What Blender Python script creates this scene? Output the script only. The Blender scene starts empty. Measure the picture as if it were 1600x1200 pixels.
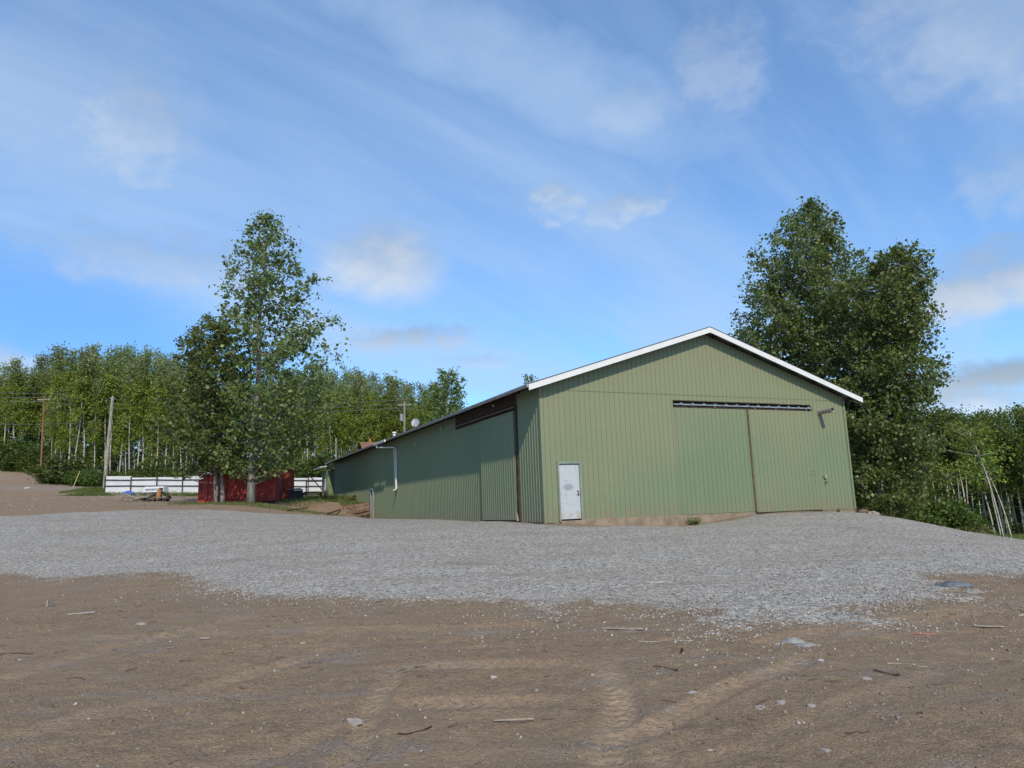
import bpy, math, random
import numpy as np
random.seed(7); RNG = np.random.default_rng(11)
C = bpy.context.scene.collection
PI = math.pi

# ------------------------------------------------------------------ camera frame
F_PX, PITCH, ROLL = 1126.035, math.radians(9.695), math.radians(-2.042)
EYE = np.array([0, 0, .54])
_F = np.array([0, math.cos(PITCH), math.sin(PITCH)]); _U = np.array([0, -math.sin(PITCH), math.cos(PITCH)]); _R = np.array([1., 0, 0])
CR = _R*math.cos(ROLL)+_U*math.sin(ROLL); CU = -_R*math.sin(ROLL)+_U*math.cos(ROLL); CF = _F
PSI = math.radians(24.564)
BU = np.array([math.cos(PSI), math.sin(PSI), 0]); BW = np.array([-math.sin(PSI), math.cos(PSI), 0]); BA = np.array([1.03, 26.838, 0.])
def ray(x, y):
    d = CF+(x-800)/F_PX*CR-(y-600)/F_PX*CU
    return d/d[1]
def at(x, y, d): return EYE+ray(x, y)*d
def B(s, t, z): return BA+BU*s+BW*t+np.array([0, 0, z])
def onleft(x, y, s=0):
    d = ray(x, y); o = EYE-(BA+BU*s); k = -(o@BU)/(d@BU); q = EYE+d*k-BA
    return q@BW, q[2]

# ------------------------------------------------------------------ noise
_perm = np.random.default_rng(3).permutation(4096)
_val = np.random.default_rng(4).random(4096)*2-1
def vnoise(x, y):
    xi = np.floor(x).astype(np.int64); yi = np.floor(y).astype(np.int64)
    fx = x-xi; fy = y-yi; fx = fx*fx*(3-2*fx); fy = fy*fy*(3-2*fy)
    def h(a, b): return _val[_perm[(a+_perm[b & 4095]) & 4095]]
    return (h(xi, yi)*(1-fx)+h(xi+1, yi)*fx)*(1-fy)+(h(xi, yi+1)*(1-fx)+h(xi+1, yi+1)*fx)*fy
def fbm(x, y, o=4, lac=2.03, g=.5):
    r = 0; a = 1
    for i in range(o):
        r = r+a*vnoise(x+i*17.3, y-i*9.1); x = x*lac; y = y*lac; a *= g
    return r

# ------------------------------------------------------------------ ground height: smooth surface through surveyed spots
gp = [(0, 0, -1.06), (-12, 0, -1.0), (12, 0, -1.1), (0, -12, -1.0), (-40, -10, -.6), (40, -10, -1.6), (0, 4.5, -1.06)]
def G(x, y, d): p = at(x, y, d); gp.append(tuple(p))
for a in [(1100, 990, 8.66), (0, 900, 19.5), (400, 935, 13.6), (800, 965, 10.4), (1600, 905, 12.6), (1400, 970, 9.2),
          (850, 819, 26.6), (915, 823, 26.9), (1000, 823, 28.1), (1100, 818, 29.5), (1180, 804, 31.1), (1250, 799, 32.2), (1300, 797, 33), (1340, 799, 33.4),
          (583, 813, 50.6), (620, 813, 45), (700, 813, 36.3), (760, 814, 31.6),
          (0, 805, 36), (100, 800, 38), (200, 796, 40), (300, 795, 42), (400, 799, 43.5), (500, 805, 45), (540, 808, 47.5),
          (307, 787, 50), (345, 786, 49), (391, 785, 48), (449, 784, 54), (560, 806, 50.5), (500, 787, 52), (470, 783, 56),
          (165, 773.5, 72), (305, 773.5, 72), (450, 774, 73), (515, 773, 74), (523, 779, 64.2), (545, 777, 60),
          (100, 756, 100), (-100, 752, 100), (0, 742, 108), (0, 702, 128), (60, 722, 122), (-150, 730, 112), (-150, 690, 130), (200, 757, 100), (300, 756, 100), (450, 757, 104), (560, 757, 108),
          (100, 732, 140), (400, 732, 140), (-250, 720, 150), (650, 745, 140),
          (1360, 803, 33), (1400, 809, 29.5), (1450, 818, 27), (1500, 829, 24.5), (1600, 845, 22), (1750, 860, 20),
          (1600, 853, 27), (1700, 862, 25), (1500, 838, 29), (1560, 850, 32), (1430, 822, 33), (1400, 850, 38), (1450, 848, 46), (1500, 842, 56), (1600, 842, 55), (1800, 842, 55), (1500, 836, 80), (1700, 830, 90), (1350, 832, 48)]: G(*a)
for s, t, z in [(-1.2, 27.5, 1.05), (-.3, 29, 1.15), (-.3, 31.5, 1.25), (-.4, 33, 1.75), (-.3, 37, 1.8), (-3.2, 28, .6), (5, 45, 2), (16, 20, -1.5), (16, 38, -1.5), (20, 10, -2.2)]:
    gp.append(tuple(B(s, t, z)))
gp += [(-180, 60, 9), (150, 60, -8), (-150, 220, 22), (0, 220, 14), (140, 200, -5), (60, 140, -5), (20, 120, 0), (-90, 0, 1), (90, 0, -5)]
gp = np.array(gp)
def _phi(r): return r
_P = gp[:, :2]; _n = len(_P)
_K = _phi(np.linalg.norm(_P[:, None]-_P[None], axis=2))+np.eye(_n)*.02*-1
_M = np.zeros((_n+3, _n+3)); _M[:_n, :_n] = _K; _M[:_n, _n] = 1; _M[:_n, _n+1:] = _P; _M[_n, :_n] = 1; _M[_n+1:, :_n] = _P.T
_c = np.linalg.solve(_M, np.concatenate([gp[:, 2], np.zeros(3)]))
def gz0(x, y):
    x = np.asarray(x, float); y = np.asarray(y, float); sh = x.shape
    X = np.clip(x.ravel(), -260, 240); Y = np.clip(y.ravel(), -60, 300)
    r = np.full(X.shape, _c[_n])+_c[_n+1]*X+_c[_n+2]*Y
    for i in range(_n): r += _c[i]*np.sqrt((X-_P[i, 0])**2+(Y-_P[i, 1])**2+.25)
    return r.reshape(sh)
# wheel ruts and tread prints pressed in the dirt
def _seg(x, y, a, b):
    ax, ay = a; bx, by = b; L = math.hypot(bx-ax, by-ay); ux, uy = (bx-ax)/L, (by-ay)/L
    al = (x-ax)*ux+(y-ay)*uy; ac = (x-ax)*-uy+(y-ay)*ux
    return al, ac, L
def _fl(px, py): r = ray(px, py); d = -1.6/r[2]; return (r[0]*d, d)
RUTS = [(_fl(985, 1290), _fl(944, 1035), .15, 1.), (_fl(1085, 1310), _fl(1010, 1120), .12, .7), (_fl(930, 1160), _fl(1290, 1024), .13, .85), (_fl(470, 1260), _fl(640, 1045), .13, .8), (_fl(560, 1110), _fl(930, 1106), .15, .75), (_fl(520, 1058), _fl(985, 1046), .17, .7),
        (_fl(-60, 1180), _fl(560, 1010), .16, .6), (_fl(-60, 1080), _fl(440, 965), .2, .6), (_fl(690, 1300), _fl(735, 1130), .12, .5), (_fl(1000, 1250), _fl(1500, 1040), .15, .4), (_fl(180, 1260), _fl(600, 1120), .15, .45), (_fl(1180, 1020), _fl(1600, 955), .25, .5), (_fl(100, 1010), _fl(900, 985), .2, .4)]
def rutmask(x, y):
    r = np.zeros(np.shape(x))
    for a, b, wd, k in RUTS:
        al, ac, L = _seg(x, y, a, b)
        ac = ac+.10*vnoise(al*.7+wd*50, al*0+k*9)
        m = np.exp(-(ac/wd)**4)*np.clip(al/.5, 0, 1)*np.clip((L-al)/.8, 0, 1)*k*(.45+.55*(.5+.5*vnoise(x*2.5, y*2.5)))
        tread = .68+.32*np.sign(np.sin((al+np.abs(ac)*.7)*2*PI/.12))
        r = np.maximum(r, m*tread)
    return r
def fine(x, y):
    d = np.hypot(x, y)
    near = np.clip(1.4-d/22, 0, 1)
    z = .012*fbm(x*1.1, y*1.1, 3)+.055*fbm(x*.28+4, y*.28, 2)
    z = z+near*(.009*fbm(x*7, y*7, 3)+.014*np.abs(fbm(x*2.5+5, y*3.5, 3))+.006*np.clip(vnoise(x*21, y*25)+.1, 0, 1))
    for a, b, wd, k in RUTS:
        al, ac, L = _seg(x, y, a, b); ac = ac+.10*vnoise(al*.7+wd*50, al*0+k*9)
        m = np.exp(-(ac/wd)**4)*np.clip(al/.5, 0, 1)*np.clip((L-al)/.8, 0, 1)
        rim = np.exp(-((np.abs(ac)-wd*1.15)/.05)**2)*np.clip(al/.5, 0, 1)*np.clip((L-al)/.8, 0, 1)
        br = .5+.5*vnoise(x*1.5+9, y*1.5)
        z = z-k*m*.034*(.6+br*.6)+k*rim*.022*br
        tread = np.sign(np.sin((al+np.abs(ac)*.7)*2*PI/.12))*np.clip(np.abs(ac)/wd, .2, 1)
        z = z+k*m*.013*tread*(.4+.6*br)
    return z
def gz(x, y): return gz0(x, y)+fine(np.asarray(x, float), np.asarray(y, float))
def gz1(x, y): return float(gz(np.array([x]), np.array([y]))[0])
def hit(px, py, lo=3., hi=160.):
    d = np.concatenate([np.arange(lo, 20, .05), np.arange(20, hi, .2)]); r = ray(px, py)
    X = EYE[0]+r[0]*d; Y = EYE[1]+d; Z = EYE[2]+r[2]*d
    g = gz(X, Y); k = np.argmax(Z < g) if (Z < g).any() else len(d)-1
    return np.array([X[k], Y[k], g[k]])
def gat(px, d):
    """ground point under image column px (about the horizon row) at distance d"""
    p = at(px, 780, d); return np.array([p[0], p[1], gz1(p[0], p[1])])

# ------------------------------------------------------------------ mesh helpers
def mesh_np(name, V, Fq, mat, parent=None, smooth=False, mats=None, midx=None, attr=None):
    V = np.asarray(V, np.float32).reshape(-1, 3); Fq = np.asarray(Fq, np.int32); k = Fq.shape[1]
    me = bpy.data.meshes.new(name); me.vertices.add(len(V)); me.vertices.foreach_set('co', V.ravel())
    me.loops.add(Fq.size); me.loops.foreach_set('vertex_index', Fq.ravel())
    me.polygons.add(len(Fq)); me.polygons.foreach_set('loop_start', np.arange(0, Fq.size, k, dtype=np.int32))
    if smooth: me.polygons.foreach_set('use_smooth', np.ones(len(Fq), bool))
    for m in (mats or [mat]): me.materials.append(m)
    if midx is not None: me.polygons.foreach_set('material_index', np.asarray(midx, np.int32))
    if attr:
        for an, av in attr.items():
            a = me.attributes.new(an, 'FLOAT', 'POINT'); a.data.foreach_set('value', np.asarray(av, np.float32).ravel())
    me.update(calc_edges=True)
    o = bpy.data.objects.new(name, me); C.objects.link(o)
    if parent is not None: o.parent = parent
    return o
class MB:
    def __init__(s): s.v = []; s.f = []; s.n = 0
    def add(s, V, Fc):
        V = [tuple(map(float, p)) for p in V]
        s.v += V; s.f += [tuple(i+s.n for i in f) for f in Fc]; s.n += len(V); return s
    def hexa(s, P):   # 8 corners: bottom 0-3, top 4-7
        return s.add(P, [(0, 3, 2, 1), (4, 5, 6, 7), (0, 1, 5, 4), (1, 2, 6, 5), (2, 3, 7, 6), (3, 0, 4, 7)])
    def box(s, x0, x1, y0, y1, z0, z1, f=None):
        P = [(x0, y0, z0), (x1, y0, z0), (x1, y1, z0), (x0, y1, z0), (x0, y0, z1), (x1, y0, z1), (x1, y1, z1), (x0, y1, z1)]
        return s.hexa([f(*p) for p in P] if f else P)
    def tube(s, pts, rad, n=8, cap=True):
        pts = [np.array(p, float) for p in pts]
        if not hasattr(rad, '__len__'): rad = [rad]*len(pts)
        V = []; prev = None
        for i, p in enumerate(pts):
            t = pts[min(i+1, len(pts)-1)]-pts[max(i-1, 0)]; t /= (np.linalg.norm(t)+1e-9)
            if prev is None:
                a = np.array([1, 0, 0.]) if abs(t[0]) < .8 else np.array([0, 1, 0.])
                prev = np.cross(t, a); prev /= np.linalg.norm(prev)
            prev = prev-t*(prev@t); prev /= (np.linalg.norm(prev)+1e-9); b = np.cross(t, prev)
            for k in range(n):
                a = 2*PI*k/n; V.append(p+rad[i]*(math.cos(a)*prev+math.sin(a)*b))
        Fc = [(i*n+k, i*n+(k+1) % n, (i+1)*n+(k+1) % n, (i+1)*n+k) for i in range(len(pts)-1) for k in range(n)]
        if cap: Fc += [tuple(range(n))[::-1], tuple((len(pts)-1)*n+k for k in range(n))]
        return s.add(V, Fc)
    def lathe(s, prof, n=16, o=(0, 0, 0)):
        V = [(o[0]+r*math.cos(2*PI*k/n), o[1]+r*math.sin(2*PI*k/n), o[2]+z) for r, z in prof for k in range(n)]
        Fc = [(i*n+k, i*n+(k+1) % n, (i+1)*n+(k+1) % n, (i+1)*n+k) for i in range(len(prof)-1) for k in range(n)]
        return s.add(V, Fc)
    def build(s, name, mat, parent=None, smooth=False, bevel=0):
        me = bpy.data.meshes.new(name); me.from_pydata(s.v, [], s.f); me.materials.append(mat)
        if smooth: me.polygons.foreach_set('use_smooth', [True]*len(me.polygons))
        me.update(); o = bpy.data.objects.new(name, me); C.objects.link(o)
        if parent is not None: o.parent = parent
        if bevel:
            m = o.modifiers.new('b', 'BEVEL'); m.width = bevel; m.segments = 2; m.limit_method = 'ANGLE'
        return o
def tag(o, label=None, cat=None, group=None, kind=None):
    if label: o['label'] = label
    if cat: o['category'] = cat
    if group: o['group'] = group
    if kind: o['kind'] = kind
    return o
def empty(name, loc, label, cat, group=None, rz=0):
    o = bpy.data.objects.new(name, None); C.objects.link(o); o.location = tuple(loc); o.rotation_euler = (0, 0, rz); o.empty_display_size = .3
    return tag(o, label, cat, group)

# ------------------------------------------------------------------ materials
def mat(name, col=(.5, .5, .5), rough=.8, metal=0, spec=.3):
    m = bpy.data.materials.new(name); m.use_nodes = True; b = m.node_tree.nodes['Principled BSDF']
    b.inputs['Base Color'].default_value = (*col, 1); b.inputs['Roughness'].default_value = rough
    b.inputs['Metallic'].default_value = metal; b.inputs['Specular IOR Level'].default_value = spec
    return m
class NT:
    def __init__(s, tree): s.t = tree; s.N = tree.nodes; s.L = tree.links
    def n(s, typ, **kw):
        x = s.N.new(typ)
        for k, v in kw.items():
            if k == 'i':
                for kk, vv in v.items():
                    if hasattr(vv, 'is_output') or hasattr(vv, 'links'): s.L.new(vv, x.inputs[kk])
                    else: x.inputs[kk].default_value = vv
            else: setattr(x, k, v)
        return x
    def noise(s, vec, scale, det=4, rough=.55, dist=0):
        return s.n('ShaderNodeTexNoise', i={'Vector': vec, 'Scale': scale, 'Detail': det, 'Roughness': rough, 'Distortion': dist}).outputs['Fac']
    def ramp(s, fac, stops, interp='LINEAR'):
        r = s.n('ShaderNodeValToRGB', i={'Fac': fac}); r.color_ramp.interpolation = interp; e = r.color_ramp.elements
        while len(e) < len(stops): e.new(.5)
        for k, (p, c) in enumerate(stops):
            e[k].position = p; e[k].color = (*c, 1) if len(c) == 3 else c
        return r.outputs['Color']
    def gramp(s, fac, a, b):
        return s.n('ShaderNodeMapRange', interpolation_type='SMOOTHSTEP', i={'Value': fac, 'From Min': a, 'From Max': b}).outputs['Result']
    def mix(s, fac, a, b, mode='MIX'):
        x = s.n('ShaderNodeMix', data_type='RGBA', blend_type=mode)
        for k, v in ((0, fac), (6, a), (7, b)):
            if hasattr(v, 'links'): s.L.new(v, x.inputs[k])
            else: x.inputs[k].default_value = v if k == 0 else ((*v, 1) if len(v) == 3 else v)
        return x.outputs[2]
    def math(s, op, a, b=0., c=0., clamp=False):
        x = s.n('ShaderNodeMath', operation=op, use_clamp=clamp)
        for k, v in enumerate((a, b, c)):
            if hasattr(v, 'links'): s.L.new(v, x.inputs[k])
            else: x.inputs[k].default_value = v
        return x.outputs[0]
    def mapping(s, vec, sc=(1, 1, 1), rot=(0, 0, 0), loc=(0, 0, 0)):
        return s.n('ShaderNodeMapping', i={'Vector': vec, 'Scale': sc, 'Rotation': rot, 'Location': loc}).outputs[0]
    def bump(s, h, strength, dist=.01, normal=None):
        i = {'Height': h, 'Strength': strength, 'Distance': dist}
        if normal is not None: i['Normal'] = normal
        return s.n('ShaderNodeBump', i=i).outputs[0]
def nm(name, rough=.8, metal=0, spec=.3):
    m = mat(name, rough=rough, metal=metal, spec=spec); t = NT(m.node_tree); b = m.node_tree.nodes['Principled BSDF']
    co = t.n('ShaderNodeTexCoord').outputs['Object']
    return m, t, b, co
def S(r, g, b):
    f = lambda v: (v/255/12.92 if v/255 <= .04045 else ((v/255+.055)/1.055)**2.4)
    return (f(r), f(g), f(b))

def m_simple(name, col, rough=.8, var=.25, scale=3., metal=0, bump=0, spec=.3, stretch=(1, 1, 1)):
    m, t, b, co = nm(name, rough, metal, spec)
    v = t.mapping(co, stretch)
    n1 = t.noise(v, scale, 6, .65)
    c = t.mix(t.gramp(n1, .3, .7), tuple(x*(1-var) for x in col), tuple(min(1, x*(1+var)) for x in col))
    t.L.new(c, b.inputs['Base Color'])
    if bump: t.L.new(t.bump(n1, bump, .02), b.inputs['Normal'])
    return m

def m_dirt():
    m, t, b, co = nm('dirt', .95, 0, .15)
    n1 = t.noise(co, .35, 5, .6); n2 = t.noise(t.mapping(co, (1, 2.2, 1), (0, 0, .35)), 1.6, 8, .7); n3 = t.noise(co, 18, 6, .75); n4 = t.noise(co, 90, 3, .7)
    c = t.mix(t.gramp(n1, .35, .65), (.275, .190, .118), (.222, .158, .104))
    c = t.mix(t.gramp(n2, .45, .68), c, (.31, .212, .128))
    c = t.mix(t.math('MULTIPLY', t.gramp(n2, .5, .3), .55), c, (.115, .09, .07))
    c = t.mix(t.gramp(n3, .52, .75), c, (.115, .093, .08))
    c = t.mix(t.math('MULTIPLY', t.gramp(n4, .55, .8), .5), c, (.27, .21, .17))
    n5 = t.noise(t.mapping(co, (1, 1.7, 1), (0, 0, .15)), 6.5, 7, .8)
    c = t.mix(t.math('MULTIPLY', t.gramp(n5, .49, .33), .6), c, (.088, .068, .055))
    c = t.mix(t.math('MULTIPLY', t.gramp(n5, .56, .70), .55), c, (.36, .262, .175))
    vc = t.n('ShaderNodeTexVoronoi', i={'Vector': co, 'Scale': 55., 'Randomness': 1.}); rc = t.n('ShaderNodeSeparateColor', i={0: vc.outputs['Color']})
    c = t.mix(.38, c, t.mix(rc.outputs[0], (.092, .066, .046), (.375, .283, .195)))
    vo = t.n('ShaderNodeTexVoronoi', i={'Vector': co, 'Scale': 28., 'Randomness': 1.}); r = t.n('ShaderNodeSeparateColor', i={0: vo.outputs['Color']})
    peb = t.math('MULTIPLY', t.gramp(vo.outputs['Distance'], .34, .22), t.gramp(r.outputs[0], .82, .9))
    c = t.mix(peb, c, t.mix(r.outputs[1], (.16, .145, .135), (.42, .37, .32)))
    ru = t.n('ShaderNodeAttribute', attribute_name='rut').outputs['Fac']
    c = t.mix(t.math('MULTIPLY', ru, .7), c, (.345, .255, .172))
    c = t.mix(t.math('MULTIPLY', t.gramp(n1, .46, .62), .42), c, (.27, .20, .135))
    ng = t.noise(t.mapping(co, (1, 2.4, 1), (0, 0, .3), (7, 3, 0)), .75, 5, .7)
    c = t.mix(t.math('MULTIPLY', t.gramp(ng, .54, .68), .5), c, t.mix(rc.outputs[1], (.12, .108, .098), (.33, .305, .28)))
    gr = t.n('ShaderNodeAttribute', attribute_name='grass').outputs['Fac']
    ga = t.gramp(t.math('ADD', gr, t.math('MULTIPLY', t.math('SUBTRACT', t.noise(co, 1.2, 6, .7), .5), .9)), .35, .6)
    gc = t.mix(t.noise(co, .8, 6, .7), (.035, .055, .016), (.115, .14, .04))
    c = t.mix(ga, c, gc)
    rd = t.n('ShaderNodeAttribute', attribute_name='road').outputs['Fac']
    c = t.mix(t.math('MULTIPLY', rd, .8), c, t.mix(n3, (.20, .165, .14), (.30, .25, .22)))
    t.L.new(c, b.inputs['Base Color'])
    h = t.math('ADD', t.math('ADD', t.math('MULTIPLY', n3, .6), t.math('MULTIPLY', n5, .8)), t.math('ADD', t.math('MULTIPLY', n4, .3), t.math('MULTIPLY', peb, .35)))
    h = t.math('ADD', h, t.math('MULTIPLY', vc.outputs['Distance'], -.35))
    t.L.new(t.bump(t.math('MULTIPLY', h, t.math('SUBTRACT', 1., t.math('MULTIPLY', ru, .7))), .85, .045), b.inputs['Normal'])
    return m
def m_gravel():
    m, t, b, co = nm('gravel', .9, 0, .2)
    vo = t.n('ShaderNodeTexVoronoi', i={'Vector': co, 'Scale': 32., 'Randomness': 1.}); r = t.n('ShaderNodeSeparateColor', i={0: vo.outputs['Color']})
    v2 = t.n('ShaderNodeTexVoronoi', i={'Vector': co, 'Scale': 60.}); r2 = t.n('ShaderNodeSeparateColor', i={0: v2.outputs['Color']})
    c = t.ramp(r.outputs[0], [(0, (.088, .08, .070)), (.25, (.27, .248, .216)), (.6, (.415, .382, .332)), (1, (.72, .665, .585))])
    c = t.mix(t.math('MULTIPLY', r2.outputs[0], .35), c, (.20, .188, .172))
    for sc_, k_ in ((17., .36),):
        v3 = t.n('ShaderNodeTexVoronoi', i={'Vector': co, 'Scale': sc_, 'Randomness': 1.}); r3 = t.n('ShaderNodeSeparateColor', i={0: v3.outputs['Color']})
        c = t.mix(k_, c, t.mix(t.gramp(r3.outputs[0], .1, .9), (.09, .085, .078), (.70, .66, .60)))
    n1 = t.noise(t.mapping(co, (1, 2.6, 1), (0, 0, .25)), .3, 6, .65); n2 = t.noise(co, .8, 5, .6)
    dust = t.gramp(n1, .40, .70)
    c = t.mix(t.math('MULTIPLY', dust, .5), c, (.29, .25, .205))
    bare = t.math('MULTIPLY', t.gramp(n1, .58, .70), t.gramp(n2, .48, .62))
    c = t.mix(t.math('MULTIPLY', bare, .75), c, (.235, .175, .12))
    # where the layer thins out, soil shows between single stones
    cv = t.n('ShaderNodeAttribute', attribute_name='cover').outputs['Fac']
    gap = t.math('GREATER_THAN', t.math('ADD', t.math('MULTIPLY', r.outputs[2], .75), t.math('MULTIPLY', t.noise(co, 3.0, 4, .6), .45)), t.math('MULTIPLY', cv, 1.25))
    c = t.mix(gap, c, (.245, .178, .118))
    t.L.new(c, b.inputs['Base Color'])
    h = t.math('SUBTRACT', r.outputs[1], vo.outputs['Distance'])
    t.L.new(t.bump(t.math('ADD', h, t.math('MULTIPLY', v2.outputs['Distance'], -.4)), 1., .03), b.inputs['Normal'])
    return m
def m_stone(name, lo, hi):
    m, t, b, co = nm(name, .88, 0, .25)
    r = t.n('ShaderNodeNewGeometry').outputs['Random Per Island']
    c = t.ramp(r, [(0, lo), (.6, tuple((a+b_)/2 for a, b_ in zip(lo, hi))), (1, hi)])
    t.L.new(c, b.inputs['Base Color']); return m
def m_siding(name, c1, c2, c3, axis):
    """painted steel: faded (c1), fresher green patches (c2), earth splash stains by the ground (c3)"""
    m, t, b, co = nm(name, .55, 0, .35)
    st = t.mapping(co, (1, 1, .12)); n1 = t.noise(co, .22, 3, .5); n2 = t.noise(st, 3.2, 6, .7); n3 = t.noise(co, 5, 6, .7)
    z = t.n('ShaderNodeSeparateXYZ', i={0: co}).outputs[2]
    f = t.math('ADD', t.math('MULTIPLY', z, -.11), t.math('ADD', t.math('MULTIPLY', n1, 1.5), t.math('MULTIPLY', n2, .25)))
    c = t.mix(t.gramp(f, .30, 1.0), c1, c2)
    c = t.mix(t.math('MULTIPLY', t.gramp(n2, .5, .75), .22), c, tuple(x*1.25 for x in c1))
    c = t.mix(t.math('MULTIPLY', t.gramp(n3, .55, .8), .18), c, tuple(x*.6 for x in c2))
    low = t.math('MULTIPLY', t.gramp(z, .75, .0), t.gramp(n2, .35, .6))
    c = t.mix(t.math('MULTIPLY', low, .7), c, c3)
    rs = t.noise(t.mapping(co, (9, 9, .35)), 1.0, 3, .6); c = t.mix(t.math('MULTIPLY', t.gramp(rs, .60, .74), .16), c, tuple(x*.55 for x in c3))
    c = t.mix(t.math('MULTIPLY', t.gramp(t.noise(t.mapping(co, (.9, .9, 6.)), 1.0, 2, .5), .60, .66), .07), c, tuple(x*1.5 for x in c1))
    t.L.new(c, b.inputs['Base Color'])
    t.L.new(t.math('ADD', .42, t.math('MULTIPLY', n3, .3)), b.inputs['Roughness'])
    # sheets slightly oil-canned
    t.L.new(t.bump(t.noise(t.mapping(co, (2.2, 2.2, .35)), 1.3, 2), .35, .03), b.inputs['Normal'])
    return m
def m_leaf(name, a, b2, trans=.35, rough=.5, hl=None, spec=.3):
    m, t, b, co = nm(name, rough, 0, spec)
    r = t.n('ShaderNodeNewGeometry').outputs['Random Per Island']
    oi = t.n('ShaderNodeObjectInfo').outputs['Random']
    c = t.ramp(r, [(0, a), (.75, b2), (1, hl or b2)])
    n1 = t.noise(co, .5, 3, .6)
    c = t.mix(t.math('MULTIPLY', t.gramp(n1, .35, .7), .45), c, tuple(x*1.25 for x in b2))
    hsv = t.n('ShaderNodeHueSaturation', i={'Hue': t.math('ADD', .485, t.math('MULTIPLY', oi, .03)), 'Value': t.math('ADD', .8, t.math('MULTIPLY', oi, .45)), 'Color': c})
    c = hsv.outputs[0]
    t.L.new(c, b.inputs['Base Color'])
    tr = t.n('ShaderNodeBsdfTranslucent', i={0: t.mix(.3, c, (.20, .26, .03))})
    mx = t.n('ShaderNodeMixShader', i={0: trans, 1: b.outputs[0], 2: tr.outputs[0]})
    t.L.new(mx.outputs[0], t.N['Material Output'].inputs[0]); return m
def m_bark(name, c1, c2, mark=None, scale=6.):
    m, t, b, co = nm(name, .9, 0, .15)
    n1 = t.noise(t.mapping(co, (1, 1, .25)), scale, 6, .7)
    c = t.mix(t.gramp(n1, .35, .65), c1, c2)
    if mark:
        n2 = t.noise(t.mapping(co, (1, 1, 4)), 2.5, 4, .7); c = t.mix(t.gramp(n2, .56, .64), c, mark)
    t.L.new(c, b.inputs['Base Color']); t.L.new(t.bump(n1, .7, .03), b.inputs['Normal']); return m

M = {}
M['dirt'] = m_dirt(); M['gravel'] = m_gravel()
M['stone'] = m_stone('crushed_stone', (.12, .114, .104), (.50, .475, .435)); M['pebble'] = m_stone('pebble', (.12, .10, .09), (.40, .37, .34))
M['clod'] = m_stone('soil_clod', (.12, .09, .065), (.28, .205, .14))
M['front'] = m_siding('sage_siding', (.192, .204, .118), (.148, .194, .110), (.20, .16, .10), 0)
M['front_b'] = m_siding('sage_siding_greener', (.170, .200, .115), (.140, .190, .110), (.19, .17, .11), 0)
M['side'] = m_siding('green_siding', (.160, .192, .112), (.138, .176, .104), (.19, .15, .115), 1)
M['side_door'] = m_siding('green_siding_door', (.168, .198, .118), (.146, .184, .110), (.21, .165, .125), 1)
M['trimw'] = m_simple('white_trim', (.62, .62, .61), .5, .05, 2)
M['galv'] = m_simple('galvanised', (.33, .34, .36), .45, .25, 4, .6)
M['roof'] = m_simple('roof_metal', (.16, .17, .17), .5, .2, 1, .3)
M['darkwood'] = m_simple('dark_wood', (.045, .032, .026), .85, .4, 6)
M['rustbar'] = m_simple('rusty_steel', (.17, .115, .095), .7, .4, 9, .3)
M['conc'] = m_simple('stained_concrete', (.215, .168, .122), .9, .28, 2.2, 0, .4)
M['frame'] = m_simple('door_frame_paint', (.19, .235, .20), .6, .15, 3)
M['black'] = m_simple('black_plastic', (.025, .026, .028), .5, .3, 5)
M['white'] = m_simple('white_sheet', (.56, .565, .58), .5, .08, 1.2)
M['rail'] = m_simple('dark_rail', (.045, .045, .05), .8, .3, 4)
M['red'] = m_simple('red_container_paint', (.34, .042, .030), .55, .3, 1.6)
M['red2'] = m_simple('red_shed_paint', (.30, .055, .03), .6, .3, 2.)
M['wood_grey'] = m_bark('weathered_pole', (.18, .165, .135), (.33, .31, .26), None, 5)
M['wood_red'] = m_bark('red_pole', (.17, .07, .045), (.24, .13, .09), None, 3)
M['yellow'] = m_simple('yellow_stake', (.62, .52, .22), .7, .15, 3)
M['blue'] = m_simple('blue_tarp', (.04, .10, .42), .6, .3, 4)
M['rot'] = m_bark('rotten_wood', (.10, .064, .045), (.19, .125, .085), None, 4)
M['plank'] = m_bark('grey_board', (.24, .20, .165), (.36, .31, .26), None, 6)
M['stick'] = m_bark('dry_stick', (.07, .052, .04), (.15, .11, .08), None, 9)
M['char'] = m_bark('charred_wood', (.02, .017, .015), (.055, .045, .038), None, 6)
M['tan'] = m_bark('split_orange_wood', (.26, .13, .06), (.40, .23, .11), None, 6)
M['cotton_bark'] = m_bark('cottonwood_bark', (.13, .115, .10), (.30, .28, .25), None, 5)
M['aspen_bark'] = m_bark('aspen_bark', (.30, .285, .24), (.50, .48, .42), (.07, .065, .06), 3)
M['bush_bark'] = m_bark('shrub_bark', (.08, .06, .045), (.16, .13, .10))
M['leaf_cotton'] = m_leaf('cottonwood_leaf', (.058, .090, .020), (.145, .188, .056), .36, .42, (.20, .24, .10), .35)
M['leaf_cotton_dark'] = m_leaf('cottonwood_leaf_deep', (.054, .088, .018), (.135, .180, .048), .36, .42, (.17, .21, .08), .35)
M['leaf_aspen'] = m_leaf('aspen_leaf', (.115, .165, .018), (.235, .295, .052), .45, .5, (.30, .34, .11), .2)
M['leaf_aspen_top'] = m_leaf('aspen_leaf_young', (.12, .16, .055), (.20, .24, .10), .38, .5)
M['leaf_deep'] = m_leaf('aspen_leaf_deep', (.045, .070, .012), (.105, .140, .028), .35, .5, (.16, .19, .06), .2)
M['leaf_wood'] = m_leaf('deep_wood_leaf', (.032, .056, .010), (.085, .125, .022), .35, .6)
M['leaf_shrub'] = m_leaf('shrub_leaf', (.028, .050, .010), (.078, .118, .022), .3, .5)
M['grass'] = m_leaf('grass_blade', (.055, .085, .02), (.13, .165, .045), .35, .6, (.22, .21, .09))
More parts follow.
